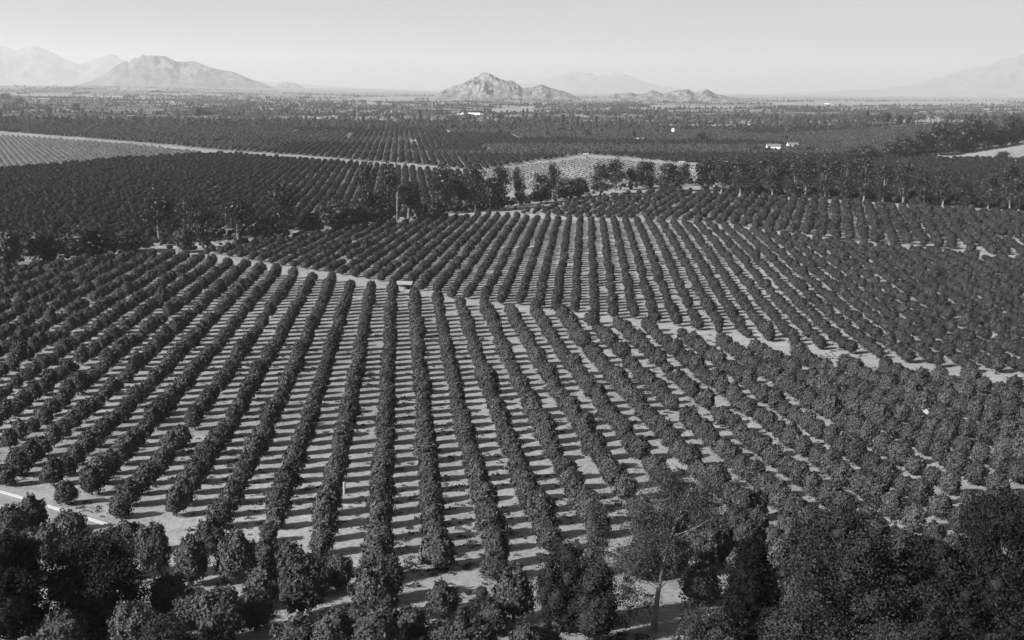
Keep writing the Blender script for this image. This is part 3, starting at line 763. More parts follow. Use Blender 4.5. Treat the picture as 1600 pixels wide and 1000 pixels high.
# ---- named trees -----------------------------------------------------------
KIND_NAME = {'oak': 'oak_tree', 'wispy': 'eucalyptus_tree', 'cypress': 'cypress_tree', 'conifer': 'conifer_tree', 'round': 'broadleaf_tree',
             'tall': 'broadleaf_tree', 'euc': 'eucalyptus_tree', 'far': 'broadleaf_tree', 'bush': 'bush'}
ordw = ['first', 'second', 'third', 'fourth', 'fifth', 'sixth', 'seventh', 'eighth', 'ninth', 'tenth', 'eleventh', 'twelfth', 'thirteenth', 'fourteenth', 'fifteenth',
        'sixteenth', 'seventeenth', 'eighteenth', 'nineteenth', 'twentieth', 'twenty-first', 'twenty-second', 'twenty-third', 'twenty-fourth', 'twenty-fifth', 'twenty-sixth', 'twenty-seventh', 'twenty-eighth', 'twenty-ninth', 'thirtieth',
        'thirty-first', 'thirty-second', 'thirty-third', 'thirty-fourth', 'thirty-fifth', 'thirty-sixth', 'thirty-seventh', 'thirty-eighth', 'thirty-ninth', 'fortieth'] + ['far'] * 60
protos = {}
def proto(kind, v):
    if (kind, v) not in protos:
        a = {'round': (10, 10, 'round', M_BELT, M_BARK, 2600, .42), 'tall': (8, 13, 'tall', M_BELT, M_BARK, 2000, .40),
             'euc': (10, 20, 'euc', M_EUC, M_PALEBARK, 2300, .50), 'far': (10, 12, 'round', M_BELT, M_BARK, 700, .8), 'bush': (8, 4, 'bush', M_BELT, M_BARK, 600, .5)}[kind]
        protos[(kind, v)] = big_tree(100 + v * 7 + len(kind), *a) + (a[0], a[1])
    return protos[(kind, v)]

HILL_L = ['left end tree of the hillside row at the upper right', 'second tree of the hillside row, beside its left end', 'pointed tree third along the hillside row at right', 'large dark tree over the start of the pale hill road',
          'broad tree in the middle of the hillside row', 'tallest broad tree right of the middle of the hillside row', 'narrow tree poking above the hillside row near the right edge', 'low tree between the narrow one and the last upright tree',
          'last upright tree of the hillside row near the right edge', 'tree cut by the right edge above the pale hill road', 'low tree just left of the hillside row', 'small low tree farthest left before the hillside row', 'flat dark shrub lying on the bare pale field at the right edge']
FAR_L = ['tiny dark tree right of the long packing house', 'second tiny dark tree right of the packing house', 'third tiny pointed tree right of the packing house', 'fourth tree right of the packing house, in mid gap', 'fifth tree in the dark line right of the packing house',
         'last tree of the dark line right of the packing house', 'small tree directly below the packing house', 'tiny tree left of the packing house', 'narrow tree just left of the packing house', 'lone tree above the low white shed in the middle distance',
         'slim tree left of the low white shed', 'tree in the far grove above the young orchard, rightmost', 'small tree in the far grove above the young orchard', 'dark pointed tree in the far grove left of the others', 'small tree beside the dark pointed one in the far grove',
         'dark broad tree in the far groves below the white tank tower', 'second broad tree below the white tank tower, right one', 'small tree below the white tank tower', 'tall far tree on the plain at the right, left of three', 'tall far tree on the plain at the right, middle one',
         'tall far tree on the plain at the right, right one', 'small far tree ending the group on the right plain', 'dark clump tree right of the far white shed', 'second dark clump tree right of the far white shed', 'dark far tree over the groves at far left',
         'faint dark tree near the left edge in the plain', 'faint tree at the left edge below the ridge', 'small far tree at the left beyond the young orchard', 'tree left of the white farmhouses', 'tree behind the white farmhouse', 'tree right of the white farmhouses', 'small tree in front of the left corner of the larger white farmhouse', 'small tree between the two white farmhouses', 'small tree at the right corner of the second white farmhouse']
BACK_L = ['first', 'second', 'third', 'fourth', 'fifth', 'sixth', 'seventh']
fi = {'oak': 0}
for n_, (kind, x, y, W_, H_, label) in enumerate(TREES):
    rz = random.uniform(0, 6.28); group = None
    if kind in ('oak', 'wispy', 'cypress', 'conifer'):
        if kind == 'oak':
            small = H_ < 7
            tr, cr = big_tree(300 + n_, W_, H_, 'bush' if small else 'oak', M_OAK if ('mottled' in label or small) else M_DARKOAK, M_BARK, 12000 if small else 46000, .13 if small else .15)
        elif kind == 'wispy':
            st = 'wispy' if W_ > 8 else 'sapling'
            tr, cr = big_tree(300 + n_, W_, H_, st, M_WISP, M_GREYBARK if st == 'wispy' else M_BARK, 30000 if st == 'wispy' else 12000, .1)
            rz = 0
        elif kind == 'cypress': tr, cr = big_tree(300 + n_, W_, H_, 'cypress', M_CYP, M_BARK, 13000, .13)
        else: tr, cr = big_tree(300 + n_, W_, H_, 'conifer', M_BLACK, M_BARK, 15000, .16)
        nm = 'bush' if (kind == 'oak' and H_ < 7) else KIND_NAME[kind]
        place_tree(nm, tr, cr, x, y, rz, None, label, 'bush' if nm == 'bush' else 'tree')
        continue
    v = n_ % {'round': 4, 'tall': 4, 'euc': 5, 'far': 2, 'bush': 1}[kind]
    tr, cr, w0, h0 = proto(kind, v)
    if label.startswith('eucalyptus') and label[10:].isdigit():
        i = int(label[10:]); group = 'eucalyptus windbreak with pale trunks at the upper right'
        label = ('pale trunked eucalyptus, %s from the left in the windbreak row' % ordw[i]) if i < 16 else ['dark eucalyptus at the right edge, just past the windbreak gap', 'eucalyptus beyond the right edge of the windbreak', 'outermost eucalyptus beyond the right edge'][i - 16]
    elif label.startswith('backrow'):
        group = 'dark trees behind the left half of the windbreak'; label = 'dark round tree, %s from the left behind the eucalyptus windbreak' % BACK_L[int(label[7:])]
    elif label.startswith('hillside'):
        i = int(label[8:]); group = 'trees on the rise at the upper right'; label = HILL_L[i]
    elif kind == 'far':
        group = 'lone trees in the far groves'; label = FAR_L[int(label[3:])]
    else: group = 'belt of trees along the dirt road'
    kw = (1.36 if x < -10 else .98 if x < 120 else 1.18) if kind in ('round', 'tall') else 1.0
    place_tree(KIND_NAME[kind], tr, cr, x, y, rz, (kw * W_ / w0, kw * W_ / w0, kw ** .5 * H_ / h0), label, 'bush' if kind == 'bush' else 'tree', group)

# ---- orange groves -----------------------------------------------------------
def lattice(poly, az, sx, sy, org, jit=.2, miss=.006):
    a = math.radians(az); d = np.array([math.sin(a), math.cos(a)]); e = np.array([math.cos(a), -math.sin(a)])
    P = np.array(poly); rel = P - np.array(org); U = rel @ e; T = rel @ d
    iu = np.arange(math.floor(U.min() / sx), math.ceil(U.max() / sx) + 1); it = np.arange(math.floor(T.min() / sy), math.ceil(T.max() / sy) + 1)
    I, J = np.meshgrid(iu, it, indexing='ij'); I = I.ravel(); J = J.ravel()
    # every row has its own small phase; long wavering of rows
    ph = np.sin(I * 12.9898) * 43758.5453; ph = (ph - np.floor(ph) - .5) * .5
    X = np.array(org) + np.outer(I * sx, e) + np.outer((J) * sy + ph, d)
    X = X + rng.normal(size=X.shape) * jit
    k = inside(X[:, 0], X[:, 1], poly) & (rng.random(len(X)) > miss)
    return X[k], I[k], J[k]

CP, SP = math.cos(math.atan(.18025)), math.sin(math.atan(.18025))
def px_of(x, y, z):
    a = y * CP - z * SP; u = x; v = y * SP + z * CP
    return 800 + 2000 * u / a, 500 - 2000 * v / a, a
def in_view(X, m=60):
    px, py, a = px_of(X[:, 0], X[:, 1], terrain(X[:, 0], X[:, 1]))
    return (px > -m - 40) & (px < 1600 + m + 40) & (a > 20)

NX, NI, NJ = lattice(POLY['NEAR'], -5.0, 6.72, 6.3, (-8.2 - .0, 137.5), .15, .006)
px, py, dep = px_of(NX[:, 0], NX[:, 1], terrain(NX[:, 0], NX[:, 1]))
vis = (px > -25) & (px < 1625) & (py < 1040)
# the trees that stand on the big gap and the near corner hidden by the big trees
order = np.argsort(np.where(vis, dep, 1e9))
n_ind = 300 - len(FORE)
ind = order[:n_ind]; rest = order[n_ind:]
rest = rest[in_view(NX[rest], 120)]

names = ['round', 'ragged', 'tapered', 'dense', 'squarish', 'lumpy']
def scale_for(x, y):
    g = 1 + .18 * float(sm(30, 110, x))
    return g
firstJ = {}
for i_, j_ in zip(NI, NJ): firstJ[i_] = min(firstJ.get(i_, 9999), j_)
def rowname(i):
    if i == 0: return 'the longest central row'
    return '%s row %s of the longest central row' % (ordw[abs(i) - 1], 'left' if i < 0 else 'right')
seen = {}
for q in ind:
    x, y = NX[q]; i, j = int(NI[q]), int(NJ[q]); v = random.randrange(6)
    s = scale_for(x, y) * (random.uniform(.88, 1.12) if random.random() > .05 else random.uniform(.5, .75))
    lb = '%s orange tree, %s from the near end, %s' % (names[v], ordw[j - firstJ[i]], rowname(i))
    place_tree('orange_tree', TRK[v % 2], CIT[v], x, y, random.uniform(0, 6.28), (s * random.uniform(.9, 1.1), s * random.uniform(.9, 1.1), s * random.uniform(.88, 1.14)), lb, 'orange tree', 'orange trees in the rows of the near grove', .05)
FL = ['tree with a rounded top standing alone near the left edge of the lower orchard', 'tree right of the lone one at lower left, over the big dark tree', 'small orange tree at the near left corner of the rows', 'tall leafy orange tree right of the big dark lower left tree',
      'leafy orange tree beside the tall one at lower left', 'orange tree below the leafy pair at lower left', 'orange tree at the left of the lower orchard gap', 'broad bright leafed orange tree at the bottom left of centre', 'bright leafed bushy orange tree in the bottom left corner',
      'orange tree at the bottom edge right of the corner bush', 'low orange tree touching the row ends left of centre', 'large orange tree left of the lower orchard centre', 'orange tree at the bottom edge below the large one', 'small separate orange tree left of the tall central one',
      'tall orange tree below the end of the second row, lower centre', 'wide orange tree at the bottom edge below the tall central one', 'orange tree standing just below the end of the longest row', 'tiny orange sapling right of the longest row end', 'big rounded orange tree between sapling and cypress',
      'orange tree top at the bottom edge below the sapling', 'orange tree at the bottom edge left of the cypress stem', 'orange tree at the bottom edge under the longest row', 'small orange tree above the large one left of centre', 'orange tree at the left edge beside the big dark tree',
      'orange tree above the big dark lower left tree', 'orange tree right of the pale eucalyptus trunk, upper', 'orange tree right of the pale eucalyptus trunk, lower', 'orange tree under the wispy crown', 'orange tree above the black pointed conifer',
      'orange tree right of the black pointed conifer, upper', 'orange tree right of the black pointed conifer, lower', 'orange tree at the bottom left beside the broad bright one', 'orange tree upper right of the wispy crown', 'orange tree left of the huge mottled tree top',
      
      'orange tree under the tall leafy one, left of the lower gap',
      'small orange tree between the big dark tree and the tall leafy orange tree',
      'orange tree left of the tall one below the second row',
      'orange tree at the bottom edge right of the tall central column',
      'orange tree closing the end of the second row left of centre',
      'orange tree in the tall central column just below the row end',
      'orange tree in the bottom left group, right part',
      'orange tree in the bottom left group beside the big dark tree',
      'small orange tree at the end of the row right of the longest row',
      'orange tree above the two cypresses',
      'orange tree beside the feathery shrub at the bottom centre',
      'orange tree at the bottom edge left of the cypresses',
      'orange tree left behind the pale eucalyptus trunk',
      'orange tree right behind the pale eucalyptus trunk',
      'orange tree at the bottom edge left of the huge mottled tree',
      'orange tree at the left flank of the huge mottled tree',
      'orange tree between conifer and huge mottled tree',
      'orange tree above left of the black conifer tip',
      'orange tree right of the wispy crown',
      'orange tree behind the middle of the wispy crown',
      'orange tree above the left flank of the huge mottled tree',
      'orange tree between the pointed conifer and the huge mottled tree, lower',
      'orange tree in front of the lone one near the left edge', 'orange tree at the left edge above the big dark tree', 'orange tree overlapping the right side of the big dark lower left tree', 'orange tree at the bottom edge left of the central column', 'leafy orange tree at the foot of the tall central column', 'small orange tree wedged between row end and lower orchard']
for k, (x, y, W_, H_) in enumerate(FORE):
    v = k % 4; s = W_ / 3.9
    place_tree('orange_tree', TRK[v % 2], CITN[v], x, y, random.uniform(0, 6.28), (s, s, H_ / 3.9), FL[k], 'orange tree', 'orange trees below the track in the foreground', .05)

# geometry nodes scatter for the thousands of trees further off (one object per grove)
def scatter(name, X, scale, zs, meshes, label, tilt=0.0, sink=.1, zoff=None, var=None):
    n = len(X); me = bpy.data.meshes.new(name)
    me.vertices.add(n); co = np.column_stack([X[:, 0], X[:, 1], (terrain(X[:, 0], X[:, 1]) if zoff is None else zoff) - sink]).astype(np.float32)
    me.vertices.foreach_set('co', co.ravel())
    def att(nm, ty, arr, key='value'):
        a = me.attributes.new(nm, ty, 'POINT'); a.data.foreach_set(key, np.ascontiguousarray(arr).ravel())
    att('sc', 'FLOAT_VECTOR', np.column_stack([scale * rng.uniform(.9, 1.1, n), scale * rng.uniform(.9, 1.1, n), scale * zs]).astype(np.float32), 'vector')
    att('rot', 'FLOAT', rng.random(n).astype(np.float32) * 6.283)
    att('var', 'INT', (rng.integers(0, len(meshes), n) if var is None else var).astype(np.int32))
    o = obj(name, me); tag(o, label, 'trees', None, 'stuff')
    ng = bpy.data.node_groups.new(name, 'GeometryNodeTree')
    ng.interface.new_socket('Geometry', in_out='INPUT', socket_type='NodeSocketGeometry')
    ng.interface.new_socket('Geometry', in_out='OUTPUT', socket_type='NodeSocketGeometry')
    N = ng.nodes; L = ng.links; gi = N.new('NodeGroupInput'); go = N.new('NodeGroupOutput'); jn = N.new('GeometryNodeJoinGeometry')
    def named(nm, ty):
        a = N.new('GeometryNodeInputNamedAttribute'); a.data_type = ty; a.inputs['Name'].default_value = nm
        return a.outputs['Attribute']
    sc_ = named('sc', 'FLOAT_VECTOR'); ro = named('rot', 'FLOAT'); va = named('var', 'INT')
    cx = N.new('ShaderNodeCombineXYZ'); L.new(ro, cx.inputs[2])
    for k, m in enumerate(meshes):
        src = bpy.data.objects.get('leaf_source_' + m.name) or bpy.data.objects.new('leaf_source_' + m.name, m)
        oi = N.new('GeometryNodeObjectInfo'); oi.inputs['Object'].default_value = src; oi.inputs['As Instance'].default_value = True
        cmp_ = N.new('FunctionNodeCompare'); cmp_.data_type = 'INT'; cmp_.operation = 'EQUAL'; L.new(va, cmp_.inputs['A'] if False else cmp_.inputs[2]); cmp_.inputs[3].default_value = k
        ip = N.new('GeometryNodeInstanceOnPoints'); L.new(gi.outputs[0], ip.inputs['Points']); L.new(cmp_.outputs[0], ip.inputs['Selection'])
        L.new(oi.outputs['Geometry'], ip.inputs['Instance']); L.new(cx.outputs[0], ip.inputs['Rotation']); L.new(sc_, ip.inputs['Scale'])
        L.new(ip.outputs[0], jn.inputs[0])
    L.new(jn.outputs[0], go.inputs[0])
    md = o.modifiers.new('scatter', 'NODES'); md.node_group = ng
    return o

def nrm(n, a=.1, m=1.0): return m * (1 + a * rng.normal(size=n)).clip(.6, 1.4)
TREE_TOTAL = []
def grove(name, key, az, sx, sy, org, meshes, label, size, jit=.25, miss=.01, pts=None):
    if pts is None:
        X, _, _ = lattice(POLY[key], az, sx, sy, org, jit, miss); X = X[in_view(X, 120)]
    else: X = pts
    s = nrm(len(X), .08, 1.0) * np.where(rng.random(len(X)) < .03, .62, 1.0) * (size(X[:, 0], X[:, 1]) if callable(size) else size)
    var = None
    if key == 'FAR':          # separate holdings: lighter and darker groves with narrow lanes between them
        a = math.radians(-5); U = X[:, 0] * math.cos(a) - X[:, 1] * math.sin(a); T = X[:, 0] * math.sin(a) + X[:, 1] * math.cos(a)
        bi = np.floor(U / 230 + .37 * np.floor(T / 190)); bj = np.floor(T / 190); hsh = np.modf(np.abs(np.sin(bi * 127.1 + bj * 311.7) * 43758.5453))[0]
        lane = (np.mod(T, 190) < 9) | (np.mod(U / 230 + .37 * np.floor(T / 190), 1) < .03)
        k = ~lane | (T < 1350); X = X[k]; hsh = hsh[k]; s = s[k]; T = T[k]
        var = np.where(hsh + .12 * (T - 1800) / 700 > .36, 2, 0) + rng.integers(0, 2, len(X))
    TREE_TOTAL.append((name, len(X)))
    return scatter(name, X, s, nrm(len(X), .12), meshes, label, var=var)

grove('orange_grove', None, 0, 0, 0, None, CIT[:4], 'further orange trees of the near grove merging into straight rows', lambda x, y: 1 + .18 * sm(30, 110, x), pts=NX[rest])
grove('orange_grove', 'UPPER', 3.2, 5.5, 5.5, (21.6 + 2.75, 374.5), CITU, 'rows of dark orange trees beyond the crossing dirt road', lambda x, y: .88 + .07 * sm(60, 160, x), .2)
grove('orange_grove', 'BACK', 14.0, 5.9, 5.8, (0, 700), CITU, 'loose orange trees between the upper rows and the tree belt', lambda x, y: .85 + .25 * sm(60, 150, x), .7, .04)
grove('orange_grove', 'MID', -5.0, 6.0, 5.6, (0, 800), CITF, 'dark citrus grove behind the tree belt on the left', 1.15, .35)
grove('young_orchard', 'YOUNGL', -23.4, 5.6, 5.6, (-500, 1400), YNG, 'small young trees in rows on pale soil at the left', 1.5)
grove('young_orchard', 'YOUNGC', 14, 6.0, 6.0, (0, 1200), YNG, 'small young trees dotted over pale soil at the centre', .8, .5, .05)
grove('orange_grove', 'FAR', -5.0, 7.2, 7.0, (0, 1500), CITF[:2] + CITP[:2], 'far citrus groves beyond the bright track', 1.42, .5)
grove('orange_grove', 'EAST', 8.0, 6.2, 6.2, (200, 900), CITF, 'dense grove behind the eucalyptus windbreak', 1.3)

# the far plain: blocks of groves, lines of trees, scattered trees
def patch_mesh(seed, mat):
    r = np.random.default_rng(seed); V0, F0 = ICO[1]; V = []; F_ = []; o = 0
    for i in range(4):
        for j in range(4):
            s = r.uniform(.8, 1.2); p = np.array([(i - 1.5) * 8 + r.normal() * .5, (j - 1.5) * 8 + r.normal() * .5, 2.6])
            v = V0 * np.array([3.1, 3.1, 2.9]) * s * (.85 + .3 * r.random((len(V0), 1))) + p
            V.append(v); F_.append(F0 + o); o += len(v)
    return mesh_np('grove_patch', np.vstack(V), [np.vstack(F_)], [mat])
PM = [patch_mesh(900 + k, [M_PLAIN, M_PLAIN2, M_PLAIN3][k % 3]) for k in range(6)]
def plain_blocks():
    pts = []; cls = []
    for _ in range(760):
        Y = 2150 * math.exp(rng.random() * 1.15); X = rng.uniform(-.48, .48) * Y
        wx = rng.uniform(80, 380); wy = rng.uniform(60, 260); a = math.radians(-5 + rng.choice([0, 90]) + rng.normal() * 2)
        if rng.random() < .46: continue
        nxp, nyp = max(1, int(wx / 32)), max(1, int(wy / 32))
        I, J = np.meshgrid(np.arange(nxp) - nxp / 2, np.arange(nyp) - nyp / 2); q = np.stack([I.ravel(), J.ravel()], 1) * 32
        R_ = np.array([[math.cos(a), -math.sin(a)], [math.sin(a), math.cos(a)]]); pts.append(q @ R_.T + [X, Y]); cls.append(np.full(len(q), rng.choice([0, 0, 1, 1, 2])) + 3 * rng.integers(0, 2, len(q)))
    P = np.vstack(pts); C_ = np.concatenate(cls); key = np.round(P / 30).astype(int); _, u = np.unique(key, axis=0, return_index=True); P = P[u]; C_ = C_[u]
    k = ~inside(P[:, 0], P[:, 1], POLY['FAR']) & (P[:, 1] > 1700)
    for pk in ('P6', 'P7', 'P8', 'P9', 'P10'): k &= ~inside(P[:, 0], P[:, 1], PATCH[pk])
    for b in BUILD: k &= ~((np.abs(P[:, 0] - b[1]) < 30) & (P[:, 1] < b[2] + 20) & (P[:, 1] > b[2] - 60))
    P = P[k]; C_ = C_[k]; v_ = in_view(P, 60); return P[v_], C_[v_]
BP, BC = plain_blocks()
scatter('distant_groves', BP, nrm(len(BP), .06), nrm(len(BP), .15), PM, 'grove blocks covering the distant plain', var=BC)
FT = [big_tree(550 + v, 11, 12, 'round', M_PLAIN, M_BARK, 420, .9)[1] for v in range(2)] + [big_tree(555, 7, 15, 'tall', M_PLAIN, M_BARK, 420, 1.1)[1]]
def lines():
    pts = []
    for _ in range(300):
        Y = 2000 * math.exp(rng.random() * 1.75); X = rng.uniform(-.5, .5) * Y
        a = math.radians(-5 + (90 if rng.random() < .75 else 0) + rng.normal() * 3); n = int(rng.uniform(8, 60)); st = rng.uniform(8, 13)
        t = (np.arange(n) - n / 2) * st; p = np.stack([X + t * math.sin(a), Y + t * math.cos(a)], 1) + rng.normal(size=(n, 2)) * 1.5
        pts.append(p[rng.random(n) > .15])
    sc_ = []
    for _ in range(2200):
        Y = 1950 * math.exp(rng.random() * 1.9); sc_.append((rng.uniform(-.5, .5) * Y, Y))
    P = np.vstack(pts + [np.array(sc_)])
    for b in BUILD: P = P[~((np.abs(P[:, 0] - b[1]) < 25) & (P[:, 1] < b[2] + 15) & (P[:, 1] > b[2] - 90))]
    for pk in ('P6', 'P7', 'P8', 'P9', 'P10'): P = P[~inside(P[:, 0], P[:, 1], PATCH[pk])]
    return P[in_view(P, 60)]
LP = lines()
scatter('distant_trees', LP, nrm(len(LP), .25, .75), nrm(len(LP), .2), FT, 'windbreak lines and scattered trees on the hazy plain')
# undergrowth of the belt and clearing
def shrubs():
    P = []
    for (kind, x, y, W_, H_, l) in TREES:
        if kind in ('round', 'tall') and y > 300:
            for _ in range(5): P.append((x + rng.normal() * W_ * .7, y + abs(rng.normal()) * 14 + 3))
    for k in range(900):   # strip of brush behind the belt road
        i = rng.integers(0, len(ROAD['BELT'][0]) - 1); a, b = np.array(ROAD['BELT'][0][i]), np.array(ROAD['BELT'][0][i + 1]); t = rng.random()
        p = a + (b - a) * t; P.append((p[0] + rng.normal() * 3, p[1] + 14 + rng.random() * 40))
    E0 = [t for t in TREES if t[0] == 'euc']
    for k in range(1200):  # brush added behind the windbreak to stand for the dark strip of shadow
        i = rng.integers(0, len(E0) - 1); t = rng.random(); a, b = E0[i], E0[i + 1]
        P.append((a[1] + (b[1] - a[1]) * t + rng.normal(), a[2] + (b[2] - a[2]) * t + 2.5 + rng.random() * 26))
    return np.array(P)
SH = shrubs()
scatter('brush', SH, rng.uniform(.3, .9, len(SH)), nrm(len(SH), .2), CITF, 'low brush under the belt trees, plus brush added as the shadow strip behind the windbreak')

# weeds and clods on the soil between the near rows
def tuft(seed):
    r = np.random.default_rng(seed); P = r.normal(size=(26, 3)) * [.22, .22, .06] + [0, 0, .08]; d = r.normal(size=(26, 3)) + [0, 0, 1.0]
    d /= np.linalg.norm(d, axis=1)[:, None]; v, f = leaves(P, d, .13, r, .8); return mesh_np('weed_tuft', v, [f], [M_UPPER])
WM = [tuft(700 + k) for k in range(3)]
def weeds():
    n = 9000; y = 100 + 230 * rng.random(n) ** 1.4; x = rng.uniform(-.46, .46, n) * y; P = np.stack([x, y], 1)
    c = fbm(np.column_stack([P / 9.0, np.zeros(n)]) + 3, 3); return P[(c + rng.normal(size=n) * .05) > .5]
WD = weeds(); scatter('weeds', WD, rng.uniform(.5, 1.6, len(WD)), nrm(len(WD), .2), WM, 'low weeds and clods on the pale soil between the near rows', sink=.0)

# ---- buildings ---------------------------------------------------------------
def box(bm, x0, x1, y0, y1, z0, z1):
    v = [bm.verts.new(c) for c in ((x0, y0, z0), (x1, y0, z0), (x1, y1, z0), (x0, y1, z0), (x0, y0, z1), (x1, y0, z1), (x1, y1, z1), (x0, y1, z1))]
    for f in ((3, 2, 1, 0), (4, 5, 6, 7), (0, 1, 5, 4), (1, 2, 6, 5), (2, 3, 7, 6), (3, 0, 4, 7)): bm.faces.new([v[i] for i in f])
def bmobj(name, bm, mat, parent=None, loc=None):
    me = bpy.data.meshes.new(name); bm.to_mesh(me); bm.free(); me.materials.append(mat); return obj(name, me, parent, loc)
def gable(bm, w, d, z, rise, ov):
    a, b = w / 2 + ov, d / 2 + ov
    lo = [(-a, -b, z), (a, -b, z), (a, b, z), (-a, b, z)]; t = .18
    v = [bm.verts.new(p) for p in lo] + [bm.verts.new((-a, 0, z + rise)), bm.verts.new((a, 0, z + rise))]
    u = [bm.verts.new((p[0], p[1], p[2] + t)) for p in lo] + [bm.verts.new((-a, 0, z + rise + t)), bm.verts.new((a, 0, z + rise + t))]
    for q in ((0, 4, 5, 1), (2, 5, 4, 3)): bm.faces.new([v[i] for i in q])
    for q in ((1, 5, 4, 0), (3, 4, 5, 2)): bm.faces.new([u[i] for i in q])
    for i, j in ((0, 1), (1, 5), (5, 2), (2, 3), (3, 4), (4, 0)): bm.faces.new([v[i], v[j], u[j], u[i]])
def building(name, cat, x, y, w, d, h, rise, label, wallm, roofm, storeys=1, rz=0.0, openings=True, chimney=False):
    e = obj(name, None, None, (x, y, gz(x, y) - .1), rz); tag(e, label, cat)
    bm = bmesh.new(); box(bm, -w / 2, w / 2, -d / 2, d / 2, 0, h)
    for sx_ in (-1, 1):   # gable ends
        X_ = sx_ * (w / 2 - .01); a = bm.verts.new((X_, -d / 2, h)); b = bm.verts.new((X_, d / 2, h)); c = bm.verts.new((X_, 0, h + rise)); bm.faces.new([a, b, c])
    bmobj('wall', bm, wallm, e)
    bm = bmesh.new(); gable(bm, w, d, h + .02, rise, .45); rf = bmobj('roof', bm, roofm, e)
    if chimney:
        bm = bmesh.new(); box(bm, w * .2, w * .2 + .7, -.35, .35, h + rise * .3, h + rise + 1.1); bmobj('chimney', bm, M_BARK, rf)
    if openings:
        nw = max(2, int(w / 3.2))
        for s in range(storeys):
            z0 = .9 + s * h / storeys
            for k in range(nw):
                xk = -w / 2 + w * (k + .5) / nw
                bm = bmesh.new()
                if s == 0 and k == nw // 2:
                    box(bm, xk - .5, xk + .5, -d / 2 - .06, -d / 2 + .02, .1, 2.2); bmobj('door', bm, M_DARK, e)
                else:
                    box(bm, xk - .45, xk + .45, -d / 2 - .05, -d / 2 + .02, z0, z0 + 1.3); wn = bmobj('window', bm, M_DARK, e)
                    bm = bmesh.new(); box(bm, xk - .55, xk + .55, -d / 2 - .12, -d / 2 - .06, z0 - .12, z0); bmobj('sill', bm, M_WHITE, wn)
    return e
for k, (kind, x, y, label) in enumerate(BUILD):
    if kind == 'house': building('farmhouse', 'house', x, y, 15 if k == 0 else 12, 9, 6.2 if k == 0 else 5.2, 2.6, label, M_WHITE, M_GREYROOF, 2, random.uniform(-.2, .1), True, True)
    elif kind == 'shed': building('shed', 'shed', x, y, 5 + (y > 2200) * 7, 5, 2.8 + (y > 2200) * 2, 1.4, label, M_WHITE if y > 1400 else M_PALEROOF, M_PALEROOF, 1, random.uniform(-.3, .2), y < 1700)
    elif kind == 'barn': building('barn', 'barn', x, y, 11 + (y > 2200) * 15, 8, 3.4 + (y > 2200) * 2, 2.0, label, M_WHITE if y > 1400 else M_PALEROOF, M_PALEROOF, 1, random.uniform(-.2, .2), y < 1700)
    elif kind == 'longbarn': building('packing_house', 'packing house', x, y, 44, 14, 6.5, 2.5, label, M_WHITE, M_WHITE, 1, -.03)
    elif kind == 'tank':
        e = obj('water_tank', None, None, (x, y, gz(x, y))); tag(e, label, 'water tank')
        bm = bmesh.new(); bmesh.ops.create_cone(bm, cap_ends=True, segments=16, radius1=2.6, radius2=2.6, depth=4.4, matrix=Matrix.Translation((0, 0, 8.2))); bmobj('tank', bm, M_WHITE, e)
        bm = bmesh.new(); bmesh.ops.create_cone(bm, cap_ends=True, segments=16, radius1=2.9, radius2=.2, depth=1.3, matrix=Matrix.Translation((0, 0, 11.1))); bmobj('roof', bm, M_PALEROOF, e)
        for a in range(4):
            an = a * math.pi / 2 + .6; V, Fq = tube([(2.6 * math.cos(an), 2.6 * math.sin(an), 0), (1.9 * math.cos(an), 1.9 * math.sin(an), 5.98)], [.16, .14], 6); obj('leg', mesh_np('leg', V, [Fq], [M_BARK]), e)

# open shed with a pale roof on the crossing road
x, y = SHED[0]
e = obj('open_shed', None, None, (x, y, gz(x, y)), -.15); tag(e, 'small open sided shed with a pale gable roof beside the crossing dirt road', 'shed')
bm = bmesh.new(); gable(bm, 4.6, 3.2, 1.75, .8, .3); bmobj('roof', bm, M_PALEROOF, e)
for px_, py_ in ((-2.1, -1.4), (2.1, -1.4), (2.1, 1.4), (-2.1, 1.4), (0, -1.4)):
    bm = bmesh.new(); box(bm, px_ - .07, px_ + .07, py_ - .07, py_ + .07, -.1, 1.76); bmobj('post', bm, M_BARK, e)
bm = bmesh.new(); box(bm, .2, 2.0, 1.3, 1.36, .05, 1.7); bmobj('opening_shade', bm, M_DARK, e)  # near-black panel standing for the shade inside the shed opening
bm = bmesh.new(); box(bm, -2.0, -.1, -1.3, -1.24, .05, .9); bmobj('side_wall', bm, M_PALEROOF, e)

PL = ['thin white irrigation standpipe beside the row left of the longest central row', 'tiny white standpipe in the lower orchard left of centre', 'white standpipe among the rows at the far left', 'white standpipe in the dark grove behind the tree belt',
      'white standpipe between the rows at lower right', 'white standpipe beside the open shed', 'white standpipe near the end of the longest row']
for k, (x, y) in enumerate(PIPES):
    e = obj('standpipe', None, None, (x, y, gz(x, y))); tag(e, PL[k], 'standpipe', 'white irrigation standpipes'); s = .62 if y < 300 else 1.1
    hh = 1.5 * s if k != 0 and k != 3 else 2.6 * s
    bm = bmesh.new(); bmesh.ops.create_cone(bm, cap_ends=True, segments=12, radius1=.3 * s, radius2=.28 * s, depth=hh, matrix=Matrix.Translation((0, 0, hh / 2))); bmobj('pipe', bm, M_CONC, e)
    bm = bmesh.new(); bmesh.ops.create_cone(bm, cap_ends=True, segments=12, radius1=.36 * s, radius2=.34 * s, depth=.14, matrix=Matrix.Translation((0, 0, hh + .075))); bmobj('cap', bm, M_CONC, e)
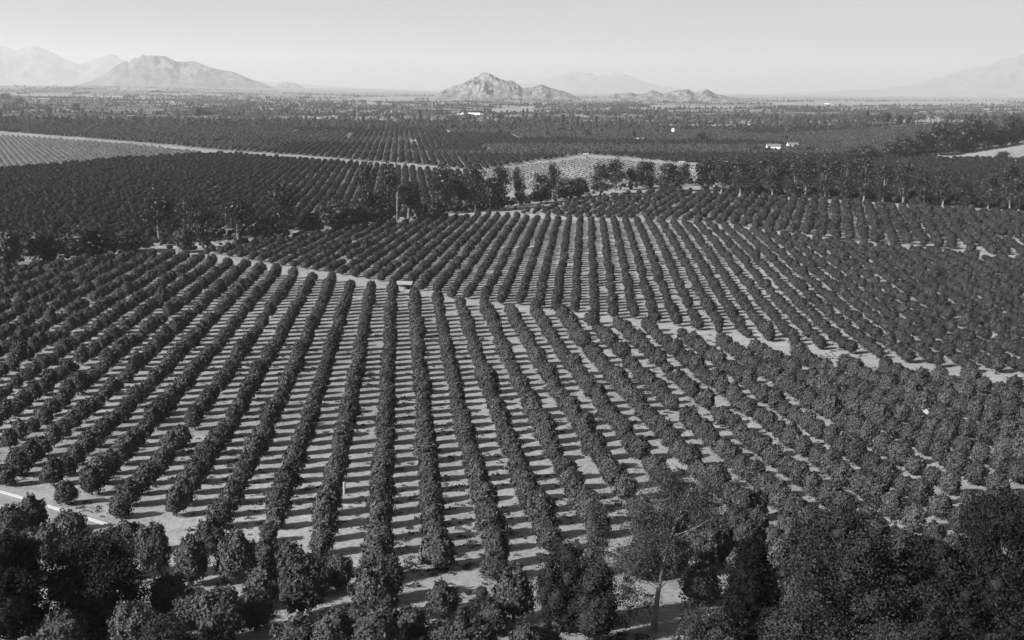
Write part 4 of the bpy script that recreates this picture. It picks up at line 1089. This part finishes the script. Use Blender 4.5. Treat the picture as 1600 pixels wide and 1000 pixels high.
# boulder / hay pile at the right
x, y = BOULDER[0]; V0, F0 = ICO[3]; V = V0 * [1.3, 1.1, 1.1] * (.85 + .35 * fbm(V0 * 1.6 + 5, 4)[:, None]) + [0, 0, .9]
o = obj('hay_mound', mesh_np('hay_mound', V, [F0], [plain('hay', .2, .95, .2, 3)], True), None, (x, y, gz(x, y))); tag(o, 'pale rounded mound among the orange trees at the right', 'mound')
# bare straight trunk of the belt, left of centre
def pole_tree():
    px0, y0 = -60.4 + 3, 640.0
    x0 = (622 - 800) / 2000 * 1.02 * 640
    V, Fq = tube([(0, 0, -.2), (.1, 0, 8), (.2, 0, 17)], [.34, .26, .14], 8)
    parts = [(V, Fq)] + [tube([(.2, 0, 13 + k), (1.2 * math.cos(k * 2.1), 1.2 * math.sin(k * 2.1), 14.5 + k)], [.08, .03], 5) for k in range(4)]
    V, Fq = join(parts); e = obj('bare_tree', mesh_np('bare_tree', V, [Fq], [plain('weathered_trunk', .22, .9)], True), None, (x0, y0, gz(x0, y0)))
    tag(e, 'straight bare pale trunk standing in the tree belt left of centre', 'bare tree')
pole_tree()

# ---- mountains ---------------------------------------------------------------
def mountain(name, D, sil, depth, mat, label, rough, seed):
    A = np.array([s[0] for s in sil]); Hh = np.array([s[1] for s in sil])
    na, nd = int(min(600, max(240, (A[-1] - A[0]) * D / (depth / 90)))), 130
    a = np.linspace(A[0], A[-1], na); crest = np.interp(a, A, Hh)
    k = np.array([1, 2, 1.]) / 4; crest[1:-1] = np.convolve(crest, k, 'valid')
    s = np.linspace(-1, 1, nd); AA, SS = np.meshgrid(a, s)
    base = -75.0
    hgt = np.maximum(crest - base, 0)[None, :]
    prof = np.clip(1 - np.abs(SS) ** 1.25, 0, 1)
    X = np.sin(AA) * (D + SS * depth); Y = np.cos(AA) * (D + SS * depth)
    P = np.stack([X.ravel(), Y.ravel(), np.zeros(X.size)], 1)
    n = fbm(P / (depth * .12) + seed, 5).reshape(X.shape); rid = 1 - np.abs(2 * fbm(P / (depth * .2) + seed + 9, 7).reshape(X.shape) - 1) * 2.6
    amp = rough * (1 - np.exp(-(SS / .12) ** 2) * .75)
    Z = base + hgt * prof * (1 + amp * (rid - .55)) + hgt * prof * .3 * (n - .5)
    Z = np.minimum(Z, base + hgt * 1.03)
    ed = np.minimum(1, np.minimum(AA - a[0], a[-1] - AA) / ((a[-1] - a[0]) * .04)); Z = base + (Z - base) * ed
    V = np.stack([X, Y, Z], -1).reshape(-1, 3); ii = np.arange(X.size).reshape(X.shape)
    Fq = np.stack([ii[:-1, :-1], ii[:-1, 1:], ii[1:, 1:], ii[1:, :-1]], -1).reshape(-1, 4)
    o = obj(name, mesh_np(name, V, [Fq], [mat], False)); tag(o, label, kind='structure'); return o
mountain('mountain', *MOUNT['left'], 2400, M_HILL, 'rugged hazy hill with a lumpy crest at the left', .55, 3)
mountain('mountain', *MOUNT['farleft'], 3800, M_FAR, 'pale far ridge at the left edge', .4, 11)
mountain('hill', *MOUNT['centre'], 650, M_ROCK, 'rocky granite hill with a peak at the centre', .6, 21)
mountain('mountain', *MOUNT['farcentre'], 3000, M_FAR, 'very faint double peaked mountain behind the centre', .3, 31)
mountain('hill', *MOUNT['rocky'], 700, M_ROCK, 'low rocky knolls right of the centre', .8, 41)
mountain('mountain', *MOUNT['right'], 4000, M_FAR, 'faint far mountain slope at the right edge', .4, 51)
mountain('hill', *MOUNT['small'], 900, M_FAR, 'small faint knoll right of the left hill', .4, 61)

# ---- haze ----------------------------------------------------------------------
bm = bmesh.new(); box(bm, -48000, 48000, -48000, 48000, -80, 1150)
mh = bpy.data.materials.new('haze_air'); mh.use_nodes = True; n = mh.node_tree.nodes; n.clear()
out = n.new('ShaderNodeOutputMaterial'); pv = n.new('ShaderNodeVolumePrincipled')
pv.inputs['Color'].default_value = (.93, .93, .93, 1); pv.inputs['Density'].default_value = HAZE_DENSITY; pv.inputs['Anisotropy'].default_value = 0.15
mh.node_tree.links.new(pv.outputs[0], out.inputs['Volume'])
hz = bmobj('haze', bm, mh); tag(hz, 'pale haze filling the valley air', kind='stuff')
print('TREES', TREE_TOTAL, len(BP), len(LP), len(SH), 'objects', len(bpy.data.objects))
